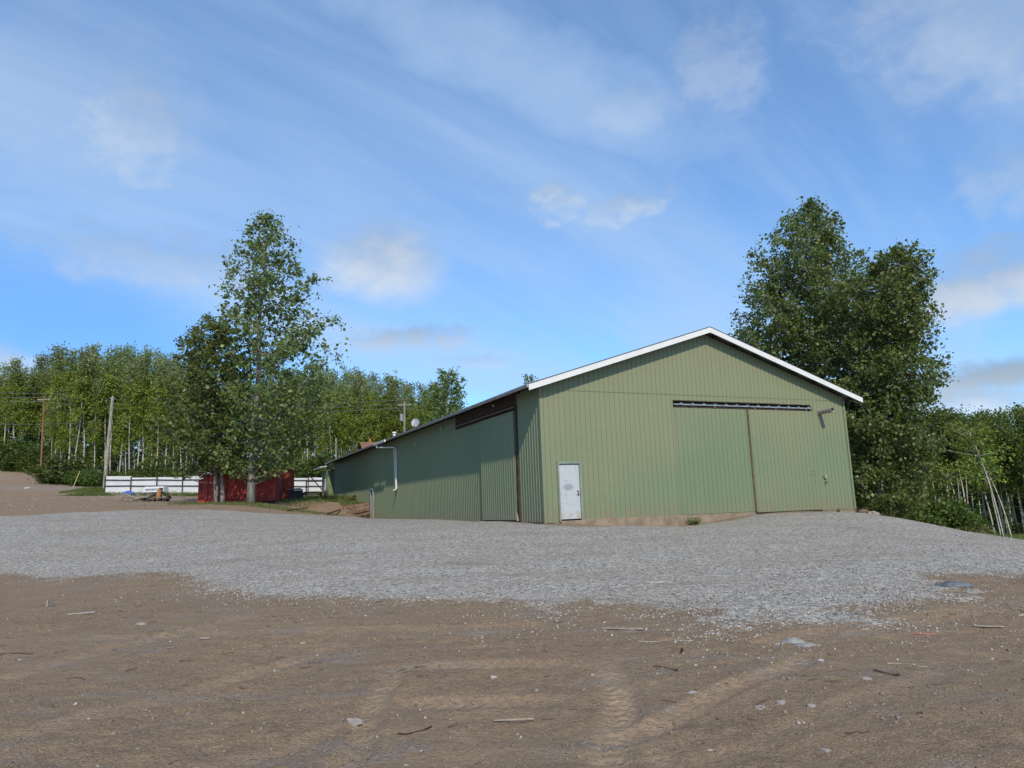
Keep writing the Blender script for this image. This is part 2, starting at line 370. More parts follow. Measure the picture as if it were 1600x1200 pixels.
M['dry_grass'] = m_leaf('dry_weed', (.16, .13, .06), (.30, .25, .12), .3, .7)
def m_door():
    m, t, b, co = nm('scuffed_white_door', .45, 0, .4)
    n1 = t.noise(co, 6, 6, .7); n2 = t.noise(co, 22, 4, .7); xyz = t.n('ShaderNodeSeparateXYZ', i={0: co})
    c = t.mix(t.gramp(n1, .5, .68), (.40, .43, .455), (.29, .33, .36))
    c = t.mix(t.math('MULTIPLY', t.gramp(n2, .58, .72), .5), c, (.18, .21, .23))
    # rubbed grey smudge beside the lock
    dx = t.math('DIVIDE', t.math('SUBTRACT', xyz.outputs[0], 1.03), .20); dz = t.math('DIVIDE', t.math('SUBTRACT', xyz.outputs[2], 1.20), .12)
    q = t.math('ADD', t.math('MULTIPLY', dx, dx), t.math('MULTIPLY', dz, dz))
    q = t.math('ADD', q, t.math('MULTIPLY', t.math('SUBTRACT', n2, .5), 2.2))
    c = t.mix(t.math('MULTIPLY', t.gramp(q, 1.9, .1), .62), c, (.14, .17, .20))
    low = t.math('MULTIPLY', t.gramp(xyz.outputs[2], .38, .02), t.gramp(n1, .42, .55))
    c = t.mix(t.math('MULTIPLY', low, .7), c, (.40, .27, .15))
    t.L.new(c, b.inputs['Base Color']); return m
M['door'] = m_door()

# ------------------------------------------------------------------ ground sheet
def graded(a0, a1, b0, b1, fine_, grow=1.09, mx=6.):
    g = list(np.arange(b0, b1, fine_)); x = b1; s = fine_
    while x < a1: g.append(x); s = min(s*grow, mx); x += s
    g.append(a1); x = b0; s = fine_; lo = []
    while x > a0: s = min(s*grow, mx); x -= s; lo.append(max(x, a0))
    return np.array(lo[::-1]+g)
# gravel outline read off along its edge
gl_px = [(0, 902), (105, 904), (182, 899), (276, 902), (297, 920), (364, 934), (540, 939), (680, 941), (785, 944), (806, 962), (851, 976), (900, 972), (907, 951), (960, 958), (1079, 963), (1083, 978), (1112, 994), (1175, 990), (1217, 978),
         (1305, 983), (1425, 981), (1400, 970), (1473, 944), (1570, 949), (1515, 928), (1475, 906), (1600, 905), (1750, 900)]
GP = [tuple(hit(*p)[:2]) for p in gl_px]
far_px = [(1900, 850, 24), (1700, 845, 26), (1560, 838, 29), (1430, 818, 33), (1360, 806, 35.5)]
GP += [tuple(at(*p)[:2]) for p in far_px]
GP += [tuple(B(15.4, -.15, 0)[:2]), tuple(B(13.9, -.3, 0)[:2]), tuple(B(12.2, -1.0, 0)[:2]), tuple(B(10, -.25, 0)[:2]), tuple(B(2.6, -.25, 0)[:2]), tuple(B(1.2, -.9, 0)[:2]), tuple(B(.2, -.35, 0)[:2]), tuple(B(-.12, 0, 0)[:2]), tuple(B(-.05, 26.3, 0)[:2]), tuple(B(-.6, 26.8, 0)[:2])]
GP += [tuple(at(*p)[:2]) for p in [(540, 808, 47), (500, 805, 44.5), (400, 799, 43), (300, 795, 41.5), (200, 796, 39.5), (100, 800, 37.5), (0, 805, 35.5), (-150, 808, 34), (-150, 900, 21)]]
GP = np.array(GP)
def sdf(x, y, P=GP):
    sh = x.shape; x = x.ravel(); y = y.ravel(); d = np.full(x.shape, 1e9); ins = np.zeros(x.shape, bool)
    for i in range(len(P)):
        a = P[i]; b = P[(i+1) % len(P)]; e = b-a
        tt = np.clip(((x-a[0])*e[0]+(y-a[1])*e[1])/(e@e), 0, 1)
        d = np.minimum(d, np.hypot(x-a[0]-tt*e[0], y-a[1]-tt*e[1]))
        c = ((a[1] > y) != (b[1] > y)); xi = a[0]+(y-a[1])/(b[1]-a[1]+1e-12)*e[0]; ins ^= c & (x < xi)
    return np.where(ins, d, -d).reshape(sh)
def grassf(X, Y):
    g = np.zeros(X.shape)
    def blob(p, rx, ry, k=1.):
        return k*np.clip(1.3-np.hypot((X-p[0])/rx, (Y-p[1])/ry), 0, 1)
    g = np.maximum(g, blob(hit(145, 771), 3.0, 2.2, 1.4)); g = np.maximum(g, blob(B(-2.2, 36, 0), 3.5, 7, 1.2)); g = np.maximum(g, blob(B(-1.5, 31.5, 0), 2.5, 2.5, 1.))
    g = np.maximum(g, np.clip(1.2-np.abs(Y-70.5)/2.2, 0, 1)*(X > -43)*(X < -10)*.95); g = np.maximum(g, np.clip((Y-101-10*np.clip((-60-X)/14, 0, 1))/4, 0, 1)); g = np.maximum(g, np.clip((Y-76)/3, 0, 1)*np.clip((X+36)/4, 0, 1))
    g = np.maximum(g, np.clip((X-24)/4, 0, 1)*np.clip((Y-26)/5, 0, 1)); g = np.maximum(g, blob(hit(390, 789), 6, 1.8, .55))
    road = np.clip(1.2-np.abs(Y-(89-.12*(X+60)))/9, 0, 1)*(X < -32); road = np.maximum(road, np.clip(1.3-np.hypot((X+84)/15, (Y-103)/10), 0, 1))
    bank = np.clip((Y-(112))/5, 0, 1)
    return np.maximum(g*(1-np.clip(road*1.6, 0, 1)), bank), np.clip(road, 0, 1)
xs = graded(-420, 420, -9, 10, .042, 1.06, 12.); ys = graded(-60, 520, 2.8, 11.5, .034, 1.045, 12.)
X, Y = np.meshgrid(xs, ys); Z = gz(X, Y)
gs = sdf(X, Y); Z = Z-.02*np.clip(gs*2, 0, 1)
# hillocks: grass mound at the pole, soil heaps by the doors
def heap(X, Y, p, rx, ry, h): return h*np.exp(-((X-p[0])/rx)**2-((Y-p[1])/ry)**2)
HM = hit(145, 772); HEAPS = [(HM, 2.4, 1.6, .55), (B(1.2, -.45, 0), .9, .45, .10), (B(12.6, -.35, 0), 1.2, .35, .09), (B(-3.5, 29.5, 0), 2.5, 1.4, .25), (at(80, 783, 52), 1.5, .8, .22)]
for p, rx, ry, h in HEAPS: Z = Z+heap(X, Y, p, rx, ry, h)
ny, nx = X.shape; I = np.arange(nx*ny).reshape(ny, nx)
FQ = np.stack([I[:-1, :-1], I[:-1, 1:], I[1:, 1:], I[1:, :-1]], -1).reshape(-1, 4)
ga, ra = grassf(X, Y)
o = mesh_np('ground', np.stack([X, Y, Z], -1), FQ, M['dirt'], smooth=True, attr={'grass': ga, 'road': ra, 'rut': rutmask(X, Y)}); tag(o, kind='structure')
# gravel layer: a real thin ragged sheet lying on the dirt
xs = graded(-34, 24, -9, 11, .07, 1.03, .35); ys = graded(7, 56, 7.6, 14, .06, 1.03, .35)
X, Y = np.meshgrid(xs, ys); s_ = sdf(X, Y)
edge = s_-.12+.24*fbm(X*.9, Y*.9, 4)+.22*fbm(X*5, Y*5, 3)
thin = .03*np.clip(fbm(X*.35+3, Y*.8, 3)-.75, 0, 1)
H = np.clip(edge/.35, -1, 1)*.028-thin*1.2+.006*fbm(X*11, Y*11, 2)-.008
tr = 0
for off in (-.95, .95):
    q = (Y-(11.6+.22*X)+off+.4*np.sin(X*.22)); tr = tr+np.exp(-(q/.28)**2)
H = H-.012*tr*(edge > .5)
base = gz0(X, Y)+.012*fbm(X*1.1, Y*1.1, 3)+.055*fbm(X*.28+4, Y*.28, 2)+(fine(X, Y)-.012*fbm(X*1.1, Y*1.1, 3)-.055*fbm(X*.28+4, Y*.28, 2))*np.clip(1-edge*2, 0, 1)
Z = base+H; Z[edge > .3] += 0
for p, rx, ry, h in HEAPS[1:3]: Z = Z+heap(X, Y, p, rx, ry, h)*.5
# slight swell of the pad on the crest right of the barn
ny, nx = X.shape; I = np.arange(nx*ny).reshape(ny, nx); keep = (H > -.03)
FQ = np.stack([I[:-1, :-1], I[:-1, 1:], I[1:, 1:], I[1:, :-1]], -1).reshape(-1, 4)
kf = keep.ravel()[FQ].any(1) & (edge.ravel()[FQ].max(1) > -.4)
FQ = FQ[kf]; used = np.unique(FQ); mp = np.zeros(nx*ny, int); mp[used] = np.arange(len(used))
V = np.stack([X, Y, Z], -1).reshape(-1, 3)[used]
cov = np.clip(.12+edge/.75, 0, 1).ravel()[used]
o = mesh_np('gravel_pad', V, mp[FQ], M['gravel'], smooth=True, attr={'cover': cov}); tag(o, kind='structure')

# loose stones
OCT = np.array([(1, 0, 0), (0, 1, 0), (-1, 0, 0), (0, -1, 0), (0, 0, 1), (0, 0, -1)], float)
OF = np.array([(0, 1, 4), (1, 2, 4), (2, 3, 4), (3, 0, 4), (1, 0, 5), (2, 1, 5), (3, 2, 5), (0, 3, 5)])
def scatter(name, P, size, m, label, cat, flat=.6):
    n = len(P); V = OCT[None]*(.6+.8*RNG.random((n, 6, 1)))
    V = V*np.stack([.7+.6*RNG.random(n), .7+.5*RNG.random(n), flat*(.6+.8*RNG.random(n))], -1)[:, None]
    a = RNG.random(n)*2*PI; ca, sa = np.cos(a)[:, None], np.sin(a)[:, None]
    tl = RNG.normal(0, .35, n)[:, None]
    x = V[..., 0]*ca-V[..., 1]*sa; y = V[..., 0]*sa+V[..., 1]*ca; z = V[..., 2]+x*tl
    V = np.stack([x, y, z], -1)*size[:, None, None]+P[:, None]
    Fc = OF[None]+(np.arange(n)*6)[:, None, None]
    o = mesh_np(name, V, Fc.reshape(-1, 3), m); return tag(o, label, cat, kind='stuff')
def pts_in(n, x0, x1, y0, y1, cond, power=1.):
    x = x0+(x1-x0)*RNG.random(n); y = y0+(y1-y0)*RNG.random(n)**power; k = cond(x, y); return x[k], y[k]
def ragged(x, y): return sdf(x, y)-.12+.24*fbm(x*.9, y*.9, 4)+.22*fbm(x*5, y*5, 3)
x, y = pts_in(110000, -20, 16, 7.2, 32, lambda x, y: (ragged(x, y) > RNG.normal(.0, .18, len(x))) & (np.abs(x) < y*.85+1), 1.7)
z = gz(x, y); sz = .006+.014*RNG.random(len(x))**1.8
scatter('gravel_stones', np.stack([x, y, z+.016*(sdf(x, y) > .3)+.004], -1), sz, M['stone'], 'grey crushed stones spread over the gravel yard', 'gravel')
x, y = pts_in(110000, -16, 13, 3.2, 18, lambda x, y: (ragged(x, y) < .15) & (ragged(x, y) > -2.4) & (np.abs(x) < y*.85+1) & (RNG.random(len(x)) < np.exp(ragged(x, y)*1.9)*np.clip(.6+vnoise(x*2, y*3), .1, 1.3)))
scatter('strayed_gravel', np.stack([x, y, gz(x, y)+.003], -1), .007+.012*RNG.random(len(x)), M['stone'], 'grey stones strayed from the gravel onto bare dirt', 'gravel')
x, y = pts_in(60000, -15, 15, 3.0, 16, lambda x, y: (sdf(x, y) < 0) & (np.abs(x) < y*.85+1) & (vnoise(x*.8, y*1.3)+.35*RNG.normal(0, 1, len(x)) > .05), 1.3)
scatter('dirt_clods', np.stack([x, y, gz(x, y)], -1), .004+.020*RNG.random(len(x))**4, M['clod'], 'crumbled brown clods of earth over the bare dirt', 'soil')
x, y = pts_in(12000, -15, 15, 3.0, 16, lambda x, y: (sdf(x, y) < 0) & (np.abs(x) < y*.85+1) & (vnoise(x*.9+5, y*1.3)+.5*RNG.normal(0, 1, len(x)) > .15), 1.2)
scatter('pebbles', np.stack([x, y, gz(x, y)+.001], -1), .004+.022*RNG.random(len(x))**5, M['pebble'], 'small pale pebbles lying in the bare dirt', 'stones')
x, y = pts_in(5000, -45, -5, 40, 75, lambda x, y: (sdf(x, y) < 0)); 
scatter('yard_stones', np.stack([x, y, gz(x, y)+.003], -1), .02+.05*RNG.random(len(x))**3, M['pebble'], 'stones and clods on the dirt in front of the trees', 'stones')
# twigs littering the dirt (one mass)
def twigs(n, cond, x0, x1, y0, y1, l0, l1, name, label):
    x, y = pts_in(n, x0, x1, y0, y1, cond, 1.2); n = len(x); a = RNG.normal(.2, .7, n); L = l0+(l1-l0)*RNG.random(n)**2; w_ = L*.045+.0015
    dx = np.cos(a)*L/2; dy = np.sin(a)*L/2; px, py = -np.sin(a)*w_, np.cos(a)*w_
    z = gz(x, y); z1 = gz(x-dx, y-dy)+.003; z2 = gz(x+dx, y+dy)+.003
    V = np.stack([np.stack([x-dx+px, y-dy+py, z1], -1), np.stack([x-dx-px, y-dy-py, z1], -1), np.stack([x+dx-px*.4, y+dy-py*.4, z2], -1), np.stack([x+dx+px*.4, y+dy+py*.4, z2], -1),
                  np.stack([x-dx, y-dy, z1+w_*1.5], -1), np.stack([x+dx, y+dy, z2+w_], -1)], 1)
    Fc = np.array([(0, 4, 5, 3), (4, 1, 2, 5)])[None]+(np.arange(n)*6)[:, None, None]
    return tag(mesh_np(name, V, Fc.reshape(-1, 4), M['stick']), label, 'twigs', kind='stuff')
twigs(900, lambda x, y: (sdf(x, y) < .1) & (np.abs(x) < y*.85+1), -14, 14, 3, 14, .02, .14, 'twig_litter', 'fine twigs and wood chips scattered in the dirt')

# ------------------------------------------------------------------ the barn
barn = empty('metal_barn', BA, 'long sage green metal-clad barn with white gable trim at the edge of the gravel', 'barn', rz=PSI)
# children are built in barn space: x = along the front, y = along the side, z up (floor level 0)
WID, LEN, ZE, ZR, SO, FO = 15.85, 41.3, 4.99, 7.75, .66, .51
SL = (ZR-ZE)/(WID/2+SO)
def roofz(s): return ZR-abs(s-WID/2)*SL
def siding(mb, a0, a1, zb, zt, f, prof, pitch, off=0.):
    """corrugated sheet from a0 to a1; f(a, depth, z) -> point; depth>0 is outward"""
    pts = []; k = math.floor(a0/pitch)
    A_ = [(a0, 0.)]
    while k*pitch < a1+pitch:
        for da, dd in prof:
            a = k*pitch+da
            if a0 < a < a1: A_.append((a, dd))
        k += 1
    A_.append((a1, 0.))
    V = []
    for a, d in A_: V += [f(a, d+off, zb(a) if callable(zb) else zb), f(a, d+off, zt(a) if callable(zt) else zt)]
    mb.add(V, [(2*i, 2*i+2, 2*i+3, 2*i+1) for i in range(len(A_)-1)])
GRO = [(.10, 0), (.106, -.016), (.122, -.016), (.128, 0)]
RIB = [(.09, 0), (.102, .022), (.118, .022), (.13, 0)]
fF = lambda a, d, z: (a, -d, z); fL = lambda a, d, z: (-d, a, z)
top = lambda s: roofz(s)-.17
mb = MB()
lowb = lambda s: -.10+.02*math.sin(s*9)
def front_low(a0, a1, zb, zt=4.9): siding(mb, a0, a1, zb, zt, fF, GRO, .226)
front_low(0, .6, lowb); front_low(.6, 1.6, 2.12); front_low(1.6, 6.1, lambda s: -.03+.012*math.sin(s*3)); front_low(6.1, 9.99, 0., 4.345); front_low(13.74, WID, lambda s: -.12)
front_low(9.99, 13.74, 4.63); front_low(6.1, 9.99, 4.63)
siding(mb, 0, WID, 4.88, top, fF, GRO, .226, .016)
o = mb.build('front_wall', M['front'], barn)
# corner flashings
MB().box(-.03, .09, -.03, -.021, -.1, 5.0).build('corner_trim', M['front'], barn); MB().box(WID-.09, WID+.02, -.034, -.024, -.1, 4.95).build('corner_trim', M['front'], barn); MB().box(-.038, -.028, -.03, .09, -.1, 4.95).build('corner_trim', M['side'], barn)
# greener, fixed sheet under the left half of the door track
mb = MB(); siding(mb, 6.12, 9.94, .0, 4.34, fF, GRO, .226, .012); p = mb.build('sliding_door', M['front_b'], barn); p['label'] = 'greener left leaf of the front sliding door'
mb = MB(); siding(mb, 10.0, 13.76, -.04, 4.32, fF, GRO, .226, .10)
mb.box(9.985, 10.0, -.10, -.03, -.04, 4.32); mb.box(13.76, 13.775, -.10, -.0, -.04, 4.32); mb.box(9.99, 13.77, -.098, -.06, 4.30, 4.335)
p = mb.build('sliding_door', M['front'], barn); p['label'] = 'paler right leaf of the front sliding door, standing proud of the wall'
for za, zb2 in ((1.66, 1.69), (1.52, 1.55)): MB().box(13.28, 13.50, -.125, -.10, za, zb2).build('hasp', M['frame'], p)
MB().box(13.80, 13.86, -.05, -.025, .0, 4.55).build('door_trim_and_gap_shade', M['front_b'], barn); MB().box(9.945, 9.983, -.055, -.02, .0, 4.33).build('door_trim_and_gap_shade', M['rustbar'], barn)  # right edge trim; the rust-brown strip stands in for the shadow gap between leaves
# track opening
mb = MB(); mb.box(6.05, 13.8, .22, .26, 4.2, 4.8); mb.box(6.0, 6.098, .02, .24, 4.2, 4.8); mb.box(13.745, 13.84, .02, .24, 4.2, 4.8); mb.box(6.05, 13.8, .0, .24, 4.635, 4.66); mb.box(6.05, 13.8, .03, .24, 4.1, 4.335); t_ = mb.build('track_recess', M['darkwood'], barn)
mb = MB(); mb.box(6.13, 13.72, -.035, .02, 4.455, 4.505)
mb.build('door_track', M['galv'], t_)
for k in range(13):
    a = 6.45+k*.59; MB().box(a, a+.09, -.045, .05, 4.49, 4.55).build('track_bracket', M['galv'], t_)
for a in (10.4, 11.6, 13.4, 8.2): MB().box(a, a+.05, -.04, .0, 4.36, 4.455).build('hanger', M['rustbar'], t_)
# man door
dr = MB(); dr.box(.655, 1.515, .0, .045, .03, 2.045); d = dr.build('door', M['door'], barn); 
mb = MB(); mb.box(.59, .652, -.06, .08, -.02, 2.13); mb.box(1.52, 1.585, -.06, .08, -.02, 2.13); mb.box(.59, 1.585, -.062, .08, 2.08, 2.15); mb.box(.652, 1.52, .02, .08, 2.048, 2.078); mb.build('frame', M['frame'], d)
mb = MB(); mb.lathe([(0, 0), (.032, 0), (.036, .02), (.030, .045), (0, .05)], 12); v = [(1.445+p[0], -p[2]-.0, .93+p[1]) for p in mb.v]; mb.v = v
mb.box(1.42, 1.47, -.008, -.001, .99, 1.06); mb.box(1.39, 1.43, -.012, -.001, 1.05, 1.08); mb.build('handle', M['black'], d)
mb = MB(); mb.box(.58, 1.6, -.22, .1, -.22, -.025); mb.build('threshold', M['conc'], barn, bevel=.02)
# foundation
mb = MB(); mb.box(1.6, 9.95, -.012, .2, -.9, -.012); mb.box(9.95, WID-.02, .0, .2, -.9, -.06); mb.box(-.0, .6, .01, .2, -.9, -.12); mb.box(.01, .2, .2, LEN, -.9, -.1); mb.box(WID-.2, WID, .2, LEN, -2.5, -.12)
mb.build('foundation', M['conc'], barn, bevel=.015)
# side wall: stepped lower edge where the bank rises
mb = MB()
def side(a0, a1, zb, zt=5.06, off=0.): siding(mb, a0, a1, zb, zt, fL, RIB, .2286, off)
side(.09, 2.12, -.06); side(9.3, 26.3, -.05); side(2.12, 9.32, 4.0, 4.39, -.05); side(27.0, 31.9, 1.25); side(26.3, 27.0, 2.12); side(31.9, 40.9, 1.86); side(5.75, 9.34, -.03, 4.38, -.01)
mb.build('side_wall', M['side'], barn)
mb = MB(); siding(mb, 2.32, 5.82, .03, 4.37, fL, RIB, .2286, .09); mb.box(-.085, 0, 5.82, 5.85, .03, 4.37); mb.box(-.088, -.02, 2.30, 2.32, .03, 4.37)
p = mb.build('sliding_door', M['side_door'], barn); p['label'] = 'sliding door leaf hung on the shaded long side of the barn'
mb = MB(); mb.box(-.02, .05, 2.12, 9.32, 4.62, 5.06); mb.box(.06, .12, 2.1, 9.4, -.05, 4.75); mb.box(.0, .12, 9.325, 9.4, 4.38, 4.66); mb.build('side_recess_and_eave_shade', M['darkwood'], barn)  # upper dark sheet stands in for the unlit zone between slot and eave
mb = MB(); mb.box(-.10, -.05, 2.2, 9.3, 4.50, 4.55); mb.build('side_door_track', M['rustbar'], barn)
mb = MB(); mb.hexa([(-.06, 2.10, .02), (-.06, 2.30, .0), (.05, 2.30, 0), (.05, 2.10, .02), (-.06, 2.08, 4.6), (-.06, 2.18, 4.6), (.05, 2.18, 4.6), (.05, 2.08, 4.6)]); mb.build('door_gap_shade', M['darkwood'], barn)  # dark strip added in place of the shaded, leaning gap beside the leaf
mb = MB(); mb.hexa([(-.11, 2.16, .0), (-.11, 2.3, .0), (-.02, 2.3, 0), (-.02, 2.16, .0), (-.10, 2.28, .32), (-.10, 2.34, .32), (-.04, 2.34, .32), (-.04, 2.28, .32)]); mb.build('wedge', M['plank'], barn)
# bare bright scrapes in the siding (dents)
for t0, z0_, w0, h0 in ((6.65, 1.25, .07, .55), (7.7, 1.55, .025, .55), (8.9, 1.3, .09, .1), (8.75, 1.42, .05, .05), (10.2, 1.0, .05, .5), (8.3, .1, .03, .7)):
    n_ = 7; V = [(-.0245, t0+w0*(.5+.5*math.cos(k*2*PI/n_)*(.6+.4*random.random())), z0_+h0*(.5+.5*math.sin(k*2*PI/n_)*(.7+.3*random.random()))) for k in range(n_)]
    V2 = [(-.0285, b, c) for a, b, c in V]; mb = MB(); mb.add(V+V2, [tuple(range(n_))]+[tuple(range(n_, 2*n_))]+[(k, (k+1) % n_, n_+(k+1) % n_, n_+k) for k in range(n_)]); mb.build('scrape', M['plank'], barn)
# doorway in the side, seen nearly edge on
mb = MB(); mb.box(-.10, .1, 26.28, 26.42, -.1, 2.05); mb.box(-.10, .1, 26.95, 27.05, -.1, 2.05); mb.box(-.12, .1, 26.2, 27.1, 2.05, 2.17); e_ = mb.build('door_frame', M['galv'], barn)
mb = MB(); mb.box(.14, .18, 26.42, 26.95, -.1, 2.05); mb.build('inner_door', M['frame'], e_)
mb = MB(); mb.box(.03, .12, 27.05, 32, -.4, 1.3); mb.box(.03, .12, 32, 41, .3, 1.9); mb.build('siding_gap_shade', M['darkwood'], barn)  # dark sheets stand in for the shaded gap beneath the stepped siding
# other two walls
mb = MB(); siding(mb, 0, LEN-.4, -1.9, 5.06, lambda a, d, z: (WID+d, a, z), RIB, .2286); siding(mb, 0, WID, 0, top, lambda a, d, z: (a, LEN-.4+d, z), RIB, .2286)
mb.build('far_walls', M['side'], barn)
mb = MB(); mb.box(.2, WID-.2, .28, LEN-.6, 4.95, 4.98); mb.build('ceiling_liner', M['darkwood'], barn)
# roof
mb = MB()
def slope(sgn, y0, y1):
    pr = []; n_ = int((y1-y0)/.3)
    V = []
    for i in range(n_*4+1):
        y = y0+(y1-y0)*i/(n_*4); r = .022 if i % 4 == 1 else 0
        for sx in (0, WID/2+SO): V.append((WID/2+sgn*sx, y, ZR-sx*SL+.012+r))
    mb.add(V, [(2*i, 2*i+1, 2*i+3, 2*i+2) for i in range(n_*4)])
for sg in (-1, 1):
    slope(sg, -FO-.03, LEN)
    for y0, y1 in ((-FO+.045, LEN),):
        xe = WID/2+sg*(WID/2+SO); xm = WID/2
        mb.hexa([(xe, y0, ZE-.07), (xe, y1, ZE-.07), (xm, y1, ZR-.07), (xm, y0, ZR-.07), (xe, y0, ZE+.004), (xe, y1, ZE+.004), (xm, y1, ZR+.004), (xm, y0, ZR+.004)])
rf = mb.build('roof', M['roof'], barn)
mb = MB(); n_ = 0
for sg in (-1, 1):
    xe = WID/2+sg*(WID/2+SO+.02)
    for y0, y1, dz in ((-FO, -FO+.04, .235),):
        xm = WID/2; z1, z2 = ZE+.002, ZR+.002+.0
        mb.hexa([(xe, y0, z1-dz-.006), (xe, y1, z1-dz-.006), (xm, y1, z2-dz), (xm, y0, z2-dz), (xe, y0, z1-.006), (xe, y1, z1-.006), (xm, y1, z2), (xm, y0, z2)])
mb.build('fascia', M['trimw'], rf)
for sg in (-1, 1):
    for k in range(8):
        x = WID/2+sg*(.5+k*1.1); z = ZR-abs(x-WID/2)*SL-.07
        MB().box(x-.04, x+.04, -FO+.05, -.02, z-.13, z-.01).build('purlin_end', M['darkwood'], rf)
for k in range(27):
    y = .2+k*1.55
    for sg in (-1, 1):
        xa = WID/2+sg*(WID/2+SO-.05); xb = WID/2+sg*(WID/2); za = roofz(xa)-.07; zb_ = roofz(xb)-.07
        MB().hexa([(xa, y, za-.12), (xa, y+.05, za-.12), (xb, y+.05, zb_-.12), (xb, y, zb_-.12), (xa, y, za), (xa, y+.05, za), (xb, y+.05, zb_), (xb, y, zb_)]).build('rafter_tail', M['darkwood'], rf)
def gutter(y0, y1, m, w0=.10, h0=.11, dz=0., dx=0.):
    mb = MB(); x1 = -SO-.005-dx; z1 = ZE-.01+dz
    prof = [(x1, z1), (x1, z1-h0), (x1-w0*.7, z1-h0), (x1-w0, z1-.03), (x1-w0, z1)]
    V = [(x, y, z) for y in (y0, y1) for x, z in prof]+[(x+.006, y, z+.006) for y in (y0, y1) for x, z in prof]
    mb.add(V, [(i, i+1, i+6, i+5) for i in range(4)]+[(0, 1, 2, 3, 4), (5, 9, 8, 7, 6)]+[(10+i, 15+i, 16+i, 11+i) for i in range(4)])
    return mb.build('gutter', m, rf)
gutter(-FO+.05, 19.9, M['galv']); g2 = gutter(20.15, 23.1, M['trimw'], .11, .13, -.015, .06); gutter(23.15, 41.2, M['galv'], .10, .10, .0)
g2['label'] = 'short white length of gutter above the downpipe'
mb = MB(); mb.tube([(-SO-.09, 22.4, ZE-.15), (-SO-.09, 22.3, ZE-.32), (-.13, 20.3, 4.50), (-.09, 20.05, 4.36), (-.09, 20.0, 1.98), (-.16, 19.98, 1.86), (-.32, 19.9, 1.82)], .045, 8)
mb.tube([(-.10, 20.55, 4.38), (-.10, 20.12, 1.9)], .03, 8)
p = mb.build('downpipe', M['trimw'], rf)
mb = MB(); mb.tube([(-SO-.08, 41.0, ZE-.12), (-SO-.06, 41.0, ZE-.3), (-.08, 40.95, 4.2), (-.06, 40.95, 2.0), (-.9, 40.2, 1.75)], .045, 8); mb.build('downpipe', M['galv'], rf)
# bits clipped under the eave
mb = MB()
for y, z in ((11.2, 4.62), (15.8, 4.2), (4.2, 4.8)): MB().lathe([(0, 0), (.05, .01), (.06, .09), (0, .1)], 8, (-.12, y, z)).build('eave_lamp', M['galv'], barn)
# dish, vents on the roof edge
dish = MB(); R_ = .25
V = []; n_ = 20; rr = [0, .1, .18, R_]
ax = np.array([-.55, -.80, .25]); ax /= np.linalg.norm(ax); e1 = np.cross(ax, [0, 0, 1]); e1 /= np.linalg.norm(e1); e2 = np.cross(ax, e1)
for dp in (0, .012):
    for r in rr:
        for k in range(n_): V.append(np.array([-.15, 15.6, 5.50])+e1*r*math.cos(2*PI*k/n_)+e2*r*math.sin(2*PI*k/n_)*1.1+ax*(r*r*.45-dp))
Fc = []
for L_ in (0, 1):
    for i in range(3):
        for k in range(n_):
            q = (i*n_+k, i*n_+(k+1) % n_, (i+1)*n_+(k+1) % n_, (i+1)*n_+k); q = tuple(L_*4*n_+j for j in q); Fc.append(q if L_ else q[::-1])
Fc += [(3*n_+k, 3*n_+(k+1) % n_, 7*n_+(k+1) % n_, 7*n_+k) for k in range(n_)]
dish.add(V, Fc); dd = dish.build('satellite_dish', M['galv'], rf, smooth=True)
mb = MB(); mb.tube([(-.13, 15.62, 5.66), (.0, 15.75, 5.5), (.0, 15.75, 5.15)], .025, 8); mb.tube([(-.2, 15.55, 5.3), (-.45, 15.2, 5.42), (-.46, 15.17, 5.6)], .014, 6); mb.build('dish_mount', M['galv'], dd)
mb = MB(); mb.lathe([(.09, 0), (.09, .2), (.15, .21), (.14, .28), (0, .31)], 12, (-.1, 20.4, 5.2)); mb.build('roof_vent', M['trimw'], rf)
# pipe stub poking out of the front wall
mb = MB(); n_ = 14
for r0, r1 in ((.125, .105),):
    prof = [(-.05, r0), (.78, r0), (.78, r1), (.2, r1)]
    V = [(14.22+r*math.cos(2*PI*k/n_), -y, 4.32+r*math.sin(2*PI*k/n_)+.03*y) for y, r in prof for k in range(n_)]
    mb.add(V, [(i*n_+k, i*n_+(k+1) % n_, (i+1)*n_+(k+1) % n_, (i+1)*n_+k) for i in range(3) for k in range(n_)]+[tuple(3*n_+k for k in range(n_))])
mb.box(14.10, 14.34, -.03, -.018, 4.20, 4.46)
mb.build('flue_pipe', m_simple('dull_flue', (.34, .33, .27), .5, .3, 8, .3), barn, smooth=False)
mb = MB(); mb.box(14.06, 14.2, -.10, -.02, 1.33, 1.47); mb.build('socket_box', m_simple('pale_green_box', (.26, .30, .21), .5, .1), barn, bevel=.008)
mb = MB(); mb.lathe([(0, 0), (.035, 0), (.04, .05), (0, .07)], 10, (14.14, -.07, 1.12)); mb.build('padlock', M['black'], barn)
# small lean-to at the far corner
mb = MB(); siding(mb, 40.9, 43.6, 1.7, 4.3, lambda a, d, z: (-.6-d, a, z), RIB, .2286); mb.box(-.6, 2.5, 43.6, 43.65, 1.7, 4.3); mb.box(-.6, .1, 40.9, 40.93, 1.8, 4.3); an = mb.build('annex_wall', M['side'], barn)
mb = MB(); mb.box(-.64, -.61, 41.6, 42.2, 2.6, 3.6); mb.build('window', M['trimw'], an)
mb = MB(); mb.hexa([(-1.3, 40.9, 4.55), (3, 40.9, 5.1), (3, 44.2, 5.1), (-1.3, 44.2, 4.55), (-1.3, 40.9, 4.62), (3, 40.9, 5.2), (3, 44.2, 5.2), (-1.3, 44.2, 4.62)]); mb.build('annex_roof', M['trimw'], an)

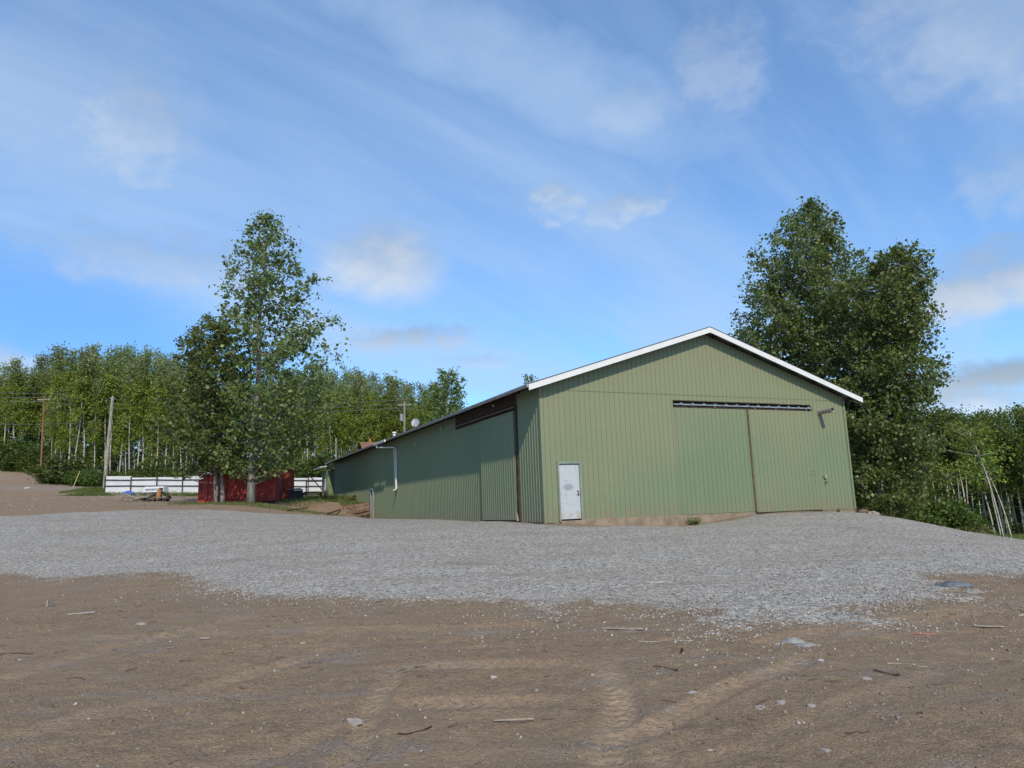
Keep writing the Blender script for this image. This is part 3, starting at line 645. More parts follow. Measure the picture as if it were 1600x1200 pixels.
# ------------------------------------------------------------------ leaves, trees
def leaves(P, size, up=.25):
    n = len(P); N = RNG.normal(0, 1, (n, 3)); N[:, 2] += up*2; N /= np.linalg.norm(N, axis=1)[:, None]
    T = np.cross(N, RNG.normal(0, 1, (n, 3))); T /= np.linalg.norm(T, axis=1)[:, None]; Bn = np.cross(N, T)
    s = size[:, None]; w_ = s*(.36+.12*RNG.random((n, 1)))
    V = np.stack([P-T*s*.5, P+Bn*w_+N*s*.10, P+T*s*.5, P-Bn*w_+N*s*.10], 1)
    return V.reshape(-1, 3), np.arange(n*4).reshape(n, 4)
def env_side(pts, h):
    hs = [p[0] for p in pts]; return np.interp(h, hs, [p[1] for p in pts]), np.interp(h, hs, [p[2] for p in pts])
def hero_tree(loc, H, env, lean, label, matl, nl=150, clus=9, per=26, leaf=.17, stems=((0, 0),), tr=.28, h0=1.8, seed=1, sig=.25, zmin=1.0, wide=1.):
    global RNG
    RNG = np.random.default_rng(seed); rnd = random.Random(seed)
    root = empty('cottonwood_tree', loc, label, 'tree')
    mb = MB(); P = []
    for si, (ox, oy) in enumerate(stems):
        Hs = H if si == 0 else H*.8
        path = [np.array([ox+lean*(h/Hs)+.12*math.sin(h*.9+si)*(h/Hs), oy+.1*math.cos(h*.8), h-.25 if h == 0 else h]) for h in np.linspace(0, Hs*.97, 14)]
        rad = [max(.02, tr*(1.22 if i == 0 else 1)*(1-i/14.2)**.9) for i in range(14)]
        mb.tube(path, rad, 9)
    for i in range(nl):
        h = h0+(H-h0)*((i+.5)/nl)**.95; az = i*2.39996+rnd.uniform(-.4, .4)
        L_, R2 = env_side(env, h); c_ = math.cos(az); r = (R2 if c_ > 0 else L_); dy = min(L_, R2)*.9; L_ *= wide; R2 *= wide
        r = abs(c_)*r+(1-abs(c_))*dy; r *= rnd.uniform(.52, 1.05) if rnd.random() < .82 else rnd.uniform(1.05, 1.2)
        r = min(r, 1.2+max(0, h-zmin)*1.6)
        hs = max(zmin*.8, h-r*rnd.uniform(.35, .75)); tx = lean*hs/H
        a = np.array([tx, 0, hs]); e = np.array([lean*h/H+math.cos(az)*r, math.sin(az)*r, h])
        mid = (a+e)/2+np.array([0, 0, -.12*r])+np.array([rnd.uniform(-.2, .2) for _ in range(3)])
        q = [a, (a+mid)/2+np.array([0, 0, -.03*r]), mid, (mid+e)/2+np.array([0, 0, .02*r]), e]
        rb = .012+.009*r
        mb.tube(q, [rb, rb*.8, rb*.6, rb*.4, .008], 5, False)
        nc = max(2, int(clus*(.18+r/2.8)*(1+.22*max(0, r-3))))
        for k in range(nc):
            f = (rnd.uniform(.28, 1.)**.8 if k else .999)*4; j = min(3, int(f)); b = q[j]+(q[j+1]-q[j])*(f-j)
            off = np.array([rnd.gauss(0, .30), rnd.gauss(0, .30), rnd.gauss(.14, .28)])*(.55+.2*r)*(.4 if k == 0 else 1)
            cc = b+off
            if k % 2 == 0: mb.tube([b, (b+cc)/2+np.array([0, 0, .05]), cc], [.012, .009, .005], 3, False)
            m_ = int(per*rnd.uniform(.5, 1.4)); pp = RNG.normal(0, 1, (m_, 3))*np.array([sig, sig, sig*.8])*rnd.uniform(.6, 1.2)+cc; P.append(pp)
    mb.build('trunk', M['cotton_bark'], root, smooth=True)
    P = np.concatenate(P); P = P[P[:, 2] > zmin]
    V, Fc = leaves(P, leaf*(.5+1.1*RNG.random(len(P))**1.4)); mesh_np('crown', V, Fc, matl, root)
    return root
pL1 = gat(391, 48.3); pL2 = gat(337, 48.8)
# env rows: height, left half-width, right half-width
hero_tree(pL1, 20.3, [(0, .8, 1.), (1.8, 1.9, 2.2), (3.5, 2.4, 3.4), (6, 2.8, 5.2), (8, 3, 5.9), (9.5, 2.9, 5.5), (12, 2.9, 4.5), (15, 2.7, 3.8), (16.3, 2.5, 3.4), (17.4, 2.0, 2.9), (18.6, 1.3, 1.5), (20.3, .3, .4)], .65,
          'tall open-crowned cottonwood with a single trunk before the red container', M['leaf_cotton'], 150, 9, 15, .205, tr=.27, h0=1.9, seed=21, zmin=1.5, wide=1.1)
hero_tree(pL2, 12.6, [(0, .8, .8), (2, 2.3, 1.5), (3.5, 3.2, 2), (6, 3.4, 2.4), (8, 3.0, 2.5), (10, 2.7, 2.0), (11.5, 2.0, 1.4), (12.6, .9, .8)], -.5,
          'shorter twin-stemmed cottonwood left of the tall one', M['leaf_cotton_dark'], 120, 9, 24, .19, stems=((0, 0), (.42, .05)), tr=.15, h0=2.2, seed=5, zmin=1.7)
pR1 = gat(1288, 50); pR1[2] = -1.8; pR2 = gat(1360, 43.5)
X1 = at(1265, 316, 50)[0]-pR1[0]; X2 = at(1403, 388, 43.5)[0]-pR2[0]
H1 = at(1265, 316, 50)[2]-pR1[2]; H2 = at(1395, 388, 43.5)[2]-pR2[2]
k1 = H1/22.
hero_tree(pR1, H1, [(0, 2, 2), (5, 4, 4), (H1-13, 5.2, 5.2), (H1-10.8, 5.5, 5.2), (H1-7.7, 6.1, 4.6), (H1-6, 5.0, 3.9), (H1-3.7, 3.9, 2.6), (H1-1.6, 1.9, 1.5), (H1-.6, .9, .9), (H1, .3, .3)], X1,
          'tallest broad cottonwood rising behind the right end of the barn roof', M['leaf_cotton'], 245, 10, 24, .185, tr=.35, h0=3, seed=33, wide=1.0)
hero_tree(pR2, H2, [(0, 3, 2.2), (4.4, 3.4, 2.9), (6.7, 3.4, 2.8), (9, 3.2, 2.9), (10.2, 3.2, 3.5), (11.4, 3, 2.3), (13.7, 3.4, 2.5), (15.6, 3.2, 2.2), (17.2, 1.6, 1.5), (H2, .4, .5)], X2,
          'dense dark cottonwood beside the right corner of the barn', M['leaf_cotton_dark'], 215, 10, 24, .185, tr=.26, h0=.6, seed=46, wide=1.06)
hero_tree(gat(1392, 47), 9, [(0, 2, 2), (3, 2.6, 3), (6, 2.6, 2.8), (9, .5, .5)], .2, 'low leafy young cottonwood filling in right of the barn corner', M['leaf_cotton_dark'], 100, 10, 18, .24, tr=.12, h0=.5, seed=52)

def aspen_mesh(seed, H, lv, low=.42, spread=1.5, leaf=.235, mat_=None, topm=None, bend=.5):
    global RNG
    RNG = np.random.default_rng(seed); rnd = random.Random(seed); mb = MB()
    bx, by = rnd.uniform(-bend, bend), rnd.uniform(-bend, bend)
    cx = lambda h: np.array([bx*(h/H)**1.6+.12*math.sin(h*.5+seed), by*(h/H)**1.6, h])
    hs = np.linspace(0, H, 12); pp_ = [cx(h) for h in hs]; pp_[0][2] -= .5
    mb.tube(pp_, [max(.02, .105*(1-i/12.)) for i in range(12)], 7); P = []
    for i in range(lv):
        u_ = rnd.random(); h = H*(low+(1.0-low)*u_); az = rnd.uniform(0, 2*PI); r = spread*(1.15-.75*u_)*rnd.uniform(.35, 1.1)
        a = cx(h-r*.6); e = cx(h)+np.array([math.cos(az)*r, math.sin(az)*r, 0]); mid = (a+e)/2-np.array([0, 0, .08])
        mb.tube([a, mid, e], [.022, .014, .006], 3, False)
        for k in range(4):
            c_ = a+(e-a)*rnd.uniform(.3, 1.05)+np.array([rnd.gauss(0, .25) for _ in range(3)]); m_ = rnd.randint(6, 17) if u_ < .7 else rnd.randint(3, 9); P.append(c_+RNG.normal(0, .27, (m_, 3)))
    for i in range(5):   # dead twigs on the bare stem
        h = H*rnd.uniform(.15, low); az = rnd.uniform(0, 6.28); a = cx(h); mb.tube([a, a+np.array([math.cos(az)*.8, math.sin(az)*.8, .35])], [.014, .005], 3, False)
    P = np.concatenate(P); V, Fc = leaves(P, leaf*(.6+.8*RNG.random(len(P))))
    mi = (P[:, 2]+RNG.normal(0, .8, len(P)) > H*.86).astype(int)
    return mb, V, Fc, mi
class Proto: pass
def mk_proto(seed, H, *a, **k):
    mb, V, Fc, mi = aspen_mesh(seed, H, *a, **k); p = Proto(); p.H = H; p.data = (mb, V, Fc, mi); p.tr = None; return p
def _dk(p): p.dk = True; return p
def inst_aspen(p, loc, sc, rz, label, group, tilt=(0, 0), name='aspen_tree'):
    e = empty(name, loc, label, 'tree', group, rz); e.scale = (sc*random.uniform(.9, 1.15), sc*random.uniform(.9, 1.15), sc); e.rotation_euler = (tilt[0], tilt[1], rz)
    if p.tr is None:
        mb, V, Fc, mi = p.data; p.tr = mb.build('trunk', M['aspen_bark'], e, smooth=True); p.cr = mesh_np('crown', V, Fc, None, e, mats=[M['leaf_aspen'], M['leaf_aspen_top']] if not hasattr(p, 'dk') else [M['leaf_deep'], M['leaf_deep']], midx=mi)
    else:
        for q in (p.tr, p.cr):
            c_ = q.copy(); C.objects.link(c_); c_.parent = e
    return e
PRO = [mk_proto(100+i, 17, n_, lw, spd) for i, (n_, lw, spd) in enumerate([(66, .42, 1.5), (52, .55, 1.25), (74, .36, 1.8), (48, .60, 1.2), (74, .38, 1.7), (56, .50, 1.4), (90, .18, 2.0)])]
sky_l = [(-200, 590), (0, 566), (50, 552), (100, 541), (150, 534), (200, 537), (250, 545), (300, 560), (400, 575), (500, 577), (545, 572), (590, 578), (640, 586), (680, 600), (735, 640), (800, 668), (1000, 690)]
sky_r = [(1340, 640), (1440, 645), (1480, 638), (1520, 642), (1560, 640), (1600, 634), (1800, 630)]
rr_ = random.Random(77)
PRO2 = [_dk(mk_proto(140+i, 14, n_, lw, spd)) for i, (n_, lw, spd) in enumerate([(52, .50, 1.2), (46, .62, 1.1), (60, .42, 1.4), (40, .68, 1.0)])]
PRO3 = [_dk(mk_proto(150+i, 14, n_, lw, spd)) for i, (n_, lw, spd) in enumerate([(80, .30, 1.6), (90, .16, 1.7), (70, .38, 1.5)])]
def inside_barn(p, m_=3):
    q = p-BA; s, t = q@BU, q@BW; return -m_ < s < WID+m_ and -m_ < t < LEN+6
def plant(px, d, sk, lab, grp, jmin=.86, ty=None, pro=PRO):
    if px < 75: d = max(d, 121+rr_.uniform(0, 10))
    p = at(px, 780, d); g = gz1(p[0], p[1])
    if inside_barn(np.array([p[0], p[1], 0])): return
    ysk = np.interp(px, [a for a, b in sk], [b for a, b in sk]); zt = at(px, ysk, d)[2]; Hh = (zt-g)*rr_.uniform(jmin, 1.01)
    Hh = min(max(Hh, 6), 23); pr = rr_.choice(pro); inst_aspen(pr, (p[0], p[1], g-.1), Hh/pr.H, rr_.uniform(0, 6.28), lab, grp, (rr_.gauss(0, .025), rr_.gauss(0, .035)))
for i in range(66): plant(-60+i*(375/66)+rr_.uniform(-3, 3), rr_.uniform(100, 106), sky_l, 'slender white-barked aspen in the wood beyond the road, left of the cottonwoods', 'aspens in the wood left of the cottonwoods', .55)
for i in range(60): plant(-80+i*(390/60)+rr_.uniform(-3, 3), rr_.uniform(108, 125), sky_l, 'slender white-barked aspen in the wood beyond the road, left of the cottonwoods', 'aspens in the wood left of the cottonwoods', .82)
for i in range(44): plant(420+i*(330/44)+rr_.uniform(-3, 3), rr_.uniform(104, 112), sky_l, 'aspen in the wood seen above the low far end of the barn', 'aspens in the wood behind the barn', .78)
for i in range(40): plant(420+i*(350/40)+rr_.uniform(-3, 3), rr_.uniform(114, 130), sky_l, 'aspen in the wood seen above the low far end of the barn', 'aspens in the wood behind the barn', .9)
for i in range(44): plant(1395+i*(330/44)+rr_.uniform(-3, 3), rr_.uniform(58, 68), sky_r, 'thin pale-stemmed aspen in the low wood right of the barn', 'aspens in the wood right of the barn', .75, None, PRO2)
for i in range(40): plant(1375+i*(350/40)+rr_.uniform(-3, 3), rr_.uniform(72, 88), sky_r, 'thin pale-stemmed aspen in the low wood right of the barn', 'aspens in the wood right of the barn', .93, None, PRO3)
# two leaning bare stems in front of the right-hand wood
for (x0, y0, x1, y1, d, lab) in ((1560, 846, 1515, 675, 50, 'bare aspen with a long pale leaning stem, left of a pair right of the barn'), (1572, 846, 1535, 722, 51, 'bare leaning pale aspen stem, right one of the pair far right of the barn'), (1493, 838, 1480, 735, 56, 'short thin pale leaning aspen stem nearest the dense cottonwood')):
    g = gat(x0, d); tp = at(x1, y1, d+1); e = empty('aspen_tree', g, lab, 'tree'); rel = tp-g; mb = MB()
    pts = [rel*f+np.array([math.sin(f*PI)*.22, 0, 0]) for f in np.linspace(0, 1, 9)]; pts[0] = pts[0]-np.array([0, 0, .4]); mb.tube(pts, [.062*(1-f*.65) for f in np.linspace(0, 1, 9)], 7)
    P = []
    for k in range(16):
        a = rel*rr_.uniform(.72, 1.0); b = a+np.array([rr_.gauss(0, .7), rr_.gauss(0, .7), rr_.uniform(.2, .9)]); mb.tube([a, b], [.02, .006], 3, False); P.append(b+RNG.normal(0, .3, (36, 3)))
    mb.build('trunk', M['aspen_bark'], e, smooth=True); P = np.concatenate(P); V, Fc = leaves(P, .2*(.6+.8*RNG.random(len(P)))); mesh_np('crown', V, Fc, M['leaf_aspen'], e)
# darker, spiky tree above the barn roof and a little top further along
hero_tree(gat(700, 92), at(700, 580, 92)[2]-gat(700, 92)[2], [(0, 1, 1), (6, 3, 3), (10, 3.4, 3.2), (13, 3.0, 2.8), (15, 1.6, 1.6), (19, .6, .6)], .3, 'dark ragged tree standing above the barn roof, right of the satellite dish', M['leaf_cotton_dark'], 95, 8, 16, .26, tr=.2, h0=3, seed=61)
hero_tree(gat(836, 88), at(836, 588, 88)[2]-gat(836, 88)[2], [(0, 1, 1), (6, 2, 2), (10, 2.2, 2.2), (13, 1.2, 1.2), (17, .3, .3)], .1, 'small tree top just showing over the barn eave near the gable', M['leaf_cotton'], 60, 8, 16, .22, tr=.15, h0=3, seed=62)
# the deep wood that closes the view behind the aspens
def woods(name, cols, d0, d1, sk, n, lab, leaf=.42, k=.80, m_=None):
    px = RNG.uniform(cols[0], cols[1], n); d = RNG.uniform(d0, d1, n); ex = (px-800)/F_PX
    r = np.array([ray(a, 780) for a in px]); Xp = r[:, 0]*d; Yp = d; g = gz(Xp, Yp)
    ys_ = np.interp(px, [a for a, b in sk], [b for a, b in sk]); zt = np.array([ray(a, b)[2] for a, b in zip(px, ys_)])*d+EYE[2]
    lump = .5+.5*fbm(Xp*.35, Yp*.35, 3)
    hh = (zt-g)*k*(.80+.20*lump); u_ = RNG.random(n); P = np.stack([Xp, Yp, g+hh*u_], -1)
    keep = (fbm(Xp*.5+P[:, 2]*.3, P[:, 2]*.55, 3)+RNG.normal(0, .4, n) > -.35)
    q = P[:, :2]-BA[:2]; s = q@BU[:2]; t = q@BW[:2]; keep &= ~((s > -3) & (s < WID+3) & (t > -3) & (t < LEN+6)); P = P[keep]
    V, Fc = leaves(P, leaf*(.5+.9*RNG.random(len(P)))); return tag(mesh_np(name, V, Fc, m_ or M['leaf_wood']), lab, 'woodland', kind='stuff')
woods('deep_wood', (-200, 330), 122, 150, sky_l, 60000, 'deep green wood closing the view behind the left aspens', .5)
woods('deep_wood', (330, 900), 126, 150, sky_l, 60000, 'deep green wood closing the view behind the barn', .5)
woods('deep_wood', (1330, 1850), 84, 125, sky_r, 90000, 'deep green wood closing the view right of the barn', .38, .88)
# understory shrubs
def shrub_mesh(seed, n=1500, h=2.2, r=1.6):
    global RNG
    RNG = np.random.default_rng(seed); rnd = random.Random(seed); mb = MB(); P = []
    for i in range(16):
        az = rnd.uniform(0, 6.28); rr2 = r*rnd.uniform(.2, 1); hh = h*rnd.uniform(.45, 1)*(1.1-.5*rr2/r); e = np.array([math.cos(az)*rr2, math.sin(az)*rr2, hh])
        mb.tube([(0, 0, -.2), e*.5+np.array([0, 0, .1]), e], [.03, .02, .008], 4, False)
        for k in range(6): c_ = e*rnd.uniform(.35, 1.02)+np.array([rnd.gauss(0, .2) for _ in range(3)]); P.append(c_+RNG.normal(0, .22, (n//96, 3)))
    P = np.concatenate(P); P[:, 2] = np.abs(P[:, 2]); V, Fc = leaves(P, .17*(.6+.8*RNG.random(len(P)))); return mb, V, Fc
SH = []
def inst_shrub(k, loc, sc, label, group):
    while len(SH) <= k: SH.append(None)
    e = empty('shrub', loc, label, 'shrub', group, rr_.uniform(0, 6.28)); e.scale = (sc*rr_.uniform(.9, 1.3), sc*rr_.uniform(.9, 1.3), sc)
    if SH[k] is None:
        mb, V, Fc = shrub_mesh(300+k, 1900); SH[k] = (mb.build('stem', M['bush_bark'], e), mesh_np('foliage', V, Fc, M['leaf_shrub'], e))
    else:
        for q in SH[k]:
            c_ = q.copy(); C.objects.link(c_); c_.parent = e
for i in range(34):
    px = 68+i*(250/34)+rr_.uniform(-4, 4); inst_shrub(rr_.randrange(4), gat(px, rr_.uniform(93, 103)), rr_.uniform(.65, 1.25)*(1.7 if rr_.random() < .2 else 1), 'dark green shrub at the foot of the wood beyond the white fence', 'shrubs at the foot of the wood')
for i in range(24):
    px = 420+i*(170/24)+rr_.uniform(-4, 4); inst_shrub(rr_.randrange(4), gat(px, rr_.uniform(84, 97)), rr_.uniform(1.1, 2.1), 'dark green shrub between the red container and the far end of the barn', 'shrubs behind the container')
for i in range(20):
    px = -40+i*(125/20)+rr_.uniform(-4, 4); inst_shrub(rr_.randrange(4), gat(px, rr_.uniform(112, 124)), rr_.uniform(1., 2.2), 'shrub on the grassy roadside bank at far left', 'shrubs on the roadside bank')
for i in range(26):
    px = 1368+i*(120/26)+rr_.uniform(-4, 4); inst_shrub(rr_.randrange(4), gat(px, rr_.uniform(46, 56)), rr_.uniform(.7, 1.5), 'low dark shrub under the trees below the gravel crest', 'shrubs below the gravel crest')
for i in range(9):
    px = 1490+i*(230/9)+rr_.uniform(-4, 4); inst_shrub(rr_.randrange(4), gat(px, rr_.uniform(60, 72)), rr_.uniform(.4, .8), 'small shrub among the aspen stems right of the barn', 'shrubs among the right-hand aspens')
RNG = np.random.default_rng(900)
# grass
def grass(name, fx, n, hgt, lab, m_=None, w0=.012, spread=.12):
    x, y = fx(n); n = len(x); z = gz(x, y)
    for p, rx, ry, h in HEAPS: z = z+heap(x, y, p, rx, ry, h)
    a = RNG.random(n)*2*PI; h = hgt*(.5+.8*RNG.random(n)); dx = np.cos(a); dy = np.sin(a); b = RNG.normal(0, spread, (n, 2))*hgt*4; w_ = w0*(.7+.6*RNG.random(n))
    V = np.stack([np.stack([x-dx*w_, y-dy*w_, z-.02], -1), np.stack([x+dx*w_, y+dy*w_, z-.02], -1), np.stack([x+b[:, 0], y+b[:, 1], z+h], -1)], 1)
    return tag(mesh_np(name, V, np.arange(n*3).reshape(n, 3), m_ or M['grass']), lab, 'grass', kind='stuff')
def disc(p, rx, ry): return lambda n: ((lambda r, a: (p[0]+rx*r*np.cos(a), p[1]+ry*r*np.sin(a)))(np.sqrt(RNG.random(n)), RNG.random(n)*2*PI))
def rect(x0, x1, y0, y1): return lambda n: (x0+(x1-x0)*RNG.random(n), y0+(y1-y0)*RNG.random(n))
grass('grass', disc(HM, 3.2, 2.1), 9000, .22, 'tuft-covered grass mound around the foot of the leaning pole', None, .02)
grass('grass', disc(B(-1.9, 34.8, 0), 2.6, 7.5), 9000, .16, 'grass strip along the far part of the barn wall', None, .02)
grass('grass', disc(hit(400, 788), 6, 1.5), 3500, .12, 'thin grass at the feet of the two cottonwoods', None, .018)
grass('grass', rect(-42, -16, 68, 76), 12000, .28, 'grass growing along both sides of the white fence', None, .03)
grass('grass', rect(-135, -44, 111, 124), 32000, .5, 'rough grass on the bank along the edge of the road', None, .05)
grass('grass', rect(26, 75, 42, 62), 26000, .35, 'green grass below the gravel crest at the far right', None, .03)
grass('grass', disc(B(-.6, 30, 0), .9, 2.6), 1500, .16, 'grass hanging over the soil bank by the side doorway', None, .02)

# weeds by the concrete
def tuft(loc, n, h, r, lab, m_=None, cat='weed', name='weed_tuft'):
    root = empty(name, loc, lab, cat); V = []
    a = RNG.random(n)*2*PI; rad = r*np.sqrt(RNG.random(n)); hh = h*(.4+.7*RNG.random(n)); w_ = .012
    x, y = rad*np.cos(a)*.4, rad*np.sin(a)*.4; tx, ty = rad*np.cos(a)*1.5, rad*np.sin(a)*1.5; b = RNG.random(n)*PI
    V = np.stack([np.stack([x-w_*np.cos(b), y-w_*np.sin(b), 0*x-.03], -1), np.stack([x+w_*np.cos(b), y+w_*np.sin(b), 0*x-.03], -1), np.stack([tx, ty, hh], -1)], 1)
    mesh_np('blades', V, np.arange(n*3).reshape(n, 3), m_ or M['grass'], root)
    P = np.stack([tx, ty, hh], -1)*(.5+.5*RNG.random((n, 1))); V, Fc = leaves(P, .05+.04*RNG.random(n)); mesh_np('leaflets', V, Fc, m_ or M['grass'], root); return root
def bg(s, t): p = B(s, t, 0); return (p[0], p[1], gz1(p[0], p[1]))
tuft(bg(6.55, -.22), 90, .30, .26, 'small green weed growing against the stained concrete base of the barn')
tuft(gat(1505, 46), 900, 1.1, 1.0, 'dry yellowish bush at the crest in front of the aspens', M['dry_grass'], 'bush', 'dry_bush')
tuft(bg(-.4, 31.6), 200, .5, .3, 'brownish weed clump on the bank at the step of the side wall', M['dry_grass'])

# ------------------------------------------------------------------ white fence
def fence(pa, pb, n_, lab, hgt=1.75, gaps=()):
    pa, pb = np.array(pa), np.array(pb); L = np.linalg.norm((pb-pa)[:2]); dx = (pb-pa)[:2]/L; nrm = np.array([dx[1], -dx[0]])
    if nrm[1] > 0: nrm = -nrm
    root = empty('sheet_fence', pa, lab, 'fence')
    def W(a, o_, z):
        x, y = dx*a+nrm*o_; gzz = gz0(np.array([pa[0]+dx[0]*a]), np.array([pa[1]+dx[1]*a]))[0]-pa[2]; return (x, y, z+gzz)
    seg = L/n_
    for k in range(n_):
        a0, a1 = k*seg, (k+1)*seg; h = hgt+(.10 if k % 3 == 0 else (-.04 if k % 3 == 1 else .0)); mb = MB()
        siding(mb, a0, a1-.02, -.05, h, lambda a, d_, z: W(a, d_+.0, z), [(.04, 0), (.07, .02), (.11, .02), (.14, 0)], .2)
        mb.build('panel', M['white'], root)
        mb = MB(); mb.hexa([W(a0-.05, .03, -.3), W(a0+.05, .03, -.3), W(a0+.05, .13, -.3), W(a0-.05, .13, -.3), W(a0-.05, .03, h+.05), W(a0+.05, .03, h+.05), W(a0+.05, .13, h+.05), W(a0-.05, .13, h+.05)]); mb.build('post', M['rail'], root)
        for zz in (.82, 1.42):
            mb = MB(); sg_ = rr_.uniform(-.03, .03); mb.hexa([W(a0+.05, .03, zz), W(a1-.05, .03, zz+sg_), W(a1-.05, .08, zz+sg_), W(a0+.05, .08, zz), W(a0+.05, .03, zz+.11), W(a1-.05, .03, zz+.11+sg_), W(a1-.05, .08, zz+.11+sg_), W(a0+.05, .08, zz+.11)]); mb.build('rail', M['rail'], root)
    return root
fence(gat(163, 72), gat(520, 74.5), 9, 'white corrugated sheet fence with dark posts and rails behind the red container')

# ------------------------------------------------------------------ red container and shed
cl = gat(309, 50); cdir = None
for ang in np.linspace(0, 1.2, 200):
    e = cl[:2]+np.array([math.cos(ang), math.sin(ang)])*6.06
    d = np.array([e[0], e[1], 1.5])-EYE; xx = 800+F_PX*(d@CR)/(d@CF)
    if xx < 424: cdir = ang; break
cdir = .10
ca = empty('shipping_container', (cl[0], cl[1], cl[2]+.05), 'rust-stained red shipping container standing behind the two cottonwood trunks', 'container', rz=cdir)
CL, CW_, CH = 5.15, 2.2, 2.5
mb = MB(); prof = [(.0, 0), (.07, .05), (.20, .05), (.27, 0)]
siding(mb, .1, CL-.1, .15, CH-.1, lambda a, d, z: (a, -d+.04, z), prof, .42)
siding(mb, .1, CL-.1, .15, CH-.1, lambda a, d, z: (a, CW_+d-.04, z), prof, .42); siding(mb, .1, CW_-.1, .15, CH-.1, lambda a, d, z: (.04-d, a, z), prof, .42)
mb.box(.05, CL-.05, .05, CW_-.05, CH-.09, CH-.03); mb.build('body', M['red'], ca)
mb = MB()
for x in (0, CL-.12):
    for y in (0, CW_-.12): mb.box(x, x+.12, y, y+.12, 0, CH)
for z in (0, CH-.12):
    mb.box(.12, CL-.12, -.0, .08, z, z+.12); mb.box(.12, CL-.12, CW_-.08, CW_, z, z+.12); mb.box(0, .08, .12, CW_-.12, z, z+.12); mb.box(CL-.08, CL, .12, CW_-.12, z, z+.12)
mb.build('corner_frame', M['red'], ca)
for y0 in (.12, CW_/2+.01):
    mb = MB(); mb.box(CL-.06, CL-.02, y0, y0+CW_/2-.14, .13, CH-.13); dd = mb.build('door', M['red'], ca)
    mb = MB(); mb.tube([(CL+.01, y0+.3, .05), (CL+.01, y0+.3, CH-.05)], .02, 6); mb.tube([(CL+.01, y0+.8, .05), (CL+.01, y0+.8, CH-.05)], .02, 6); mb.build('lock_bar', M['rustbar'], dd)
sp = gat(424, 55.5); sh = empty('metal_shed', sp, 'small red shed of finely ribbed sheet at the right end of the container', 'shed', rz=.12)
mb = MB(); fr = [(.03, 0), (.05, .02), (.08, .02), (.10, 0)]
siding(mb, 0, 1.35, 0, 2.28, lambda a, d, z: (a, -d, z), fr, .15); siding(mb, 0, 1.8, 0, 2.28, lambda a, d, z: (1.35+d, a, z), fr, .15); siding(mb, 0, 1.8, 0, 2.28, lambda a, d, z: (0-d, a, z), fr, .15); siding(mb, 0, 1.35, 0, 2.28, lambda a, d, z: (a, 1.8+d, z), fr, .15); mb.build('wall', M['red2'], sh)
mb = MB(); mb.hexa([(-.1, -.1, 2.24), (1.45, -.1, 2.24), (1.45, 1.9, 2.34), (-.1, 1.9, 2.34), (-.1, -.1, 2.3), (1.45, -.1, 2.3), (1.45, 1.9, 2.4), (-.1, 1.9, 2.4)]); mb.build('roof', M['red2'], sh)
# black wheeled bin
bp = gat(462, 54.5); bn = empty('wheeled_bin', bp, 'black plastic bin with a sagging lid right of the red container', 'bin', rz=.3)
mb = MB(); mb.hexa([(-.42, -.3, .08), (.42, -.3, .08), (.42, .3, .08), (-.42, .3, .08), (-.52, -.36, .78), (.52, -.36, .78), (.52, .36, .78), (-.52, .36, .78)]); mb.build('body', M['black'], bn, bevel=.03)
mb = MB(); mb.hexa([(-.56, -.4, .79), (.56, -.4, .79), (.56, .4, .82), (-.56, .4, .82), (-.5, -.34, .86), (.5, -.34, .84), (.3, .34, .98), (-.5, .34, .92)]); mb.build('lid', M['black'], bn, bevel=.02)
for x in (-.4, .4):
    mb = MB(); mb.lathe([(0, -.03), (.12, -.03), (.12, .03), (0, .03)], 14); mb.v = [(x+p[2], .28+p[0], .1+p[1]) for p in mb.v]; mb.build('wheel', M['black'], bn)
# white hose caught in the twin tree
mb = MB(); hp = at(322, 742, 47.9)
mb.tube([hp+np.array([.35*math.cos(a)-.02*a, -.02*a, .16*math.sin(a*1.3)-.03*a]) for a in np.linspace(0, 4.6, 26)], .02, 6); o = mb.build('hose', M['trimw']); tag(o, 'white hose looped in the low branches of the twin-stemmed cottonwood', 'hose')

# ------------------------------------------------------------------ things in the yard on the left
pp = hit(162, 772); ptop = at(176, 620, pp[1]-.3)
up = empty('utility_pole', pp, 'thick grey wooden pole leaning right on the grass mound', 'pole'); rel = ptop-pp
mb = MB(); mb.tube([np.array([0, 0, -.5]), rel*.5, rel], [.19, .165, .14], 12); mb.build('shaft', M['wood_grey'], up, smooth=False)
mb = MB(); mb.tube([rel*.985-np.array([.22, 0, 0]), rel*.985+np.array([.22, 0, 0])], .035, 6); mb.lathe([(0, 0), (.05, 0), (.06, .06), (.03, .12), (0, .13)], 10, tuple(rel)); mb.build('insulator', M['galv'], up)
def pole(name, px0, py0, px1, py1, d, r, m_, lab, extra=None, sink=0.):
    g = gat(px0, d); tp = at(px1, py1, d); e = empty(name, g, lab, 'pole'); rel = tp-g; mb = MB(); mb.tube([np.array([0, 0, -.4]), rel*.5, rel], [r, r*.85, r*.7], 10); mb.build('shaft', m_, e)
    if extra: extra(e, rel)
    return e
def xarm(e, rel):
    mb = MB(); q = rel-np.array([0, 0, .4]); mb.box(q[0]-.9, q[0]+.9, q[1]-.06, q[1]+.06, q[2]-.06, q[2]+.06)
    mb.build('crossarm', M['wood_grey'], e)
    for k in (-.8, 0, .8):
        mb = MB(); mb.lathe([(0, 0), (.04, 0), (.05, .08), (0, .12)], 8, (q[0]+k, q[1], q[2]+.06)); mb.build('insulator', M['galv'], e)
def xformer(e, rel):
    xarm(e, rel); mb = MB(); mb.lathe([(0, 0), (.24, .02), (.25, .85), (.2, .95), (0, .97)], 14, (rel[0]-.42, rel[1], rel[2]-2.6)); mb.build('transformer', M['galv'], e)
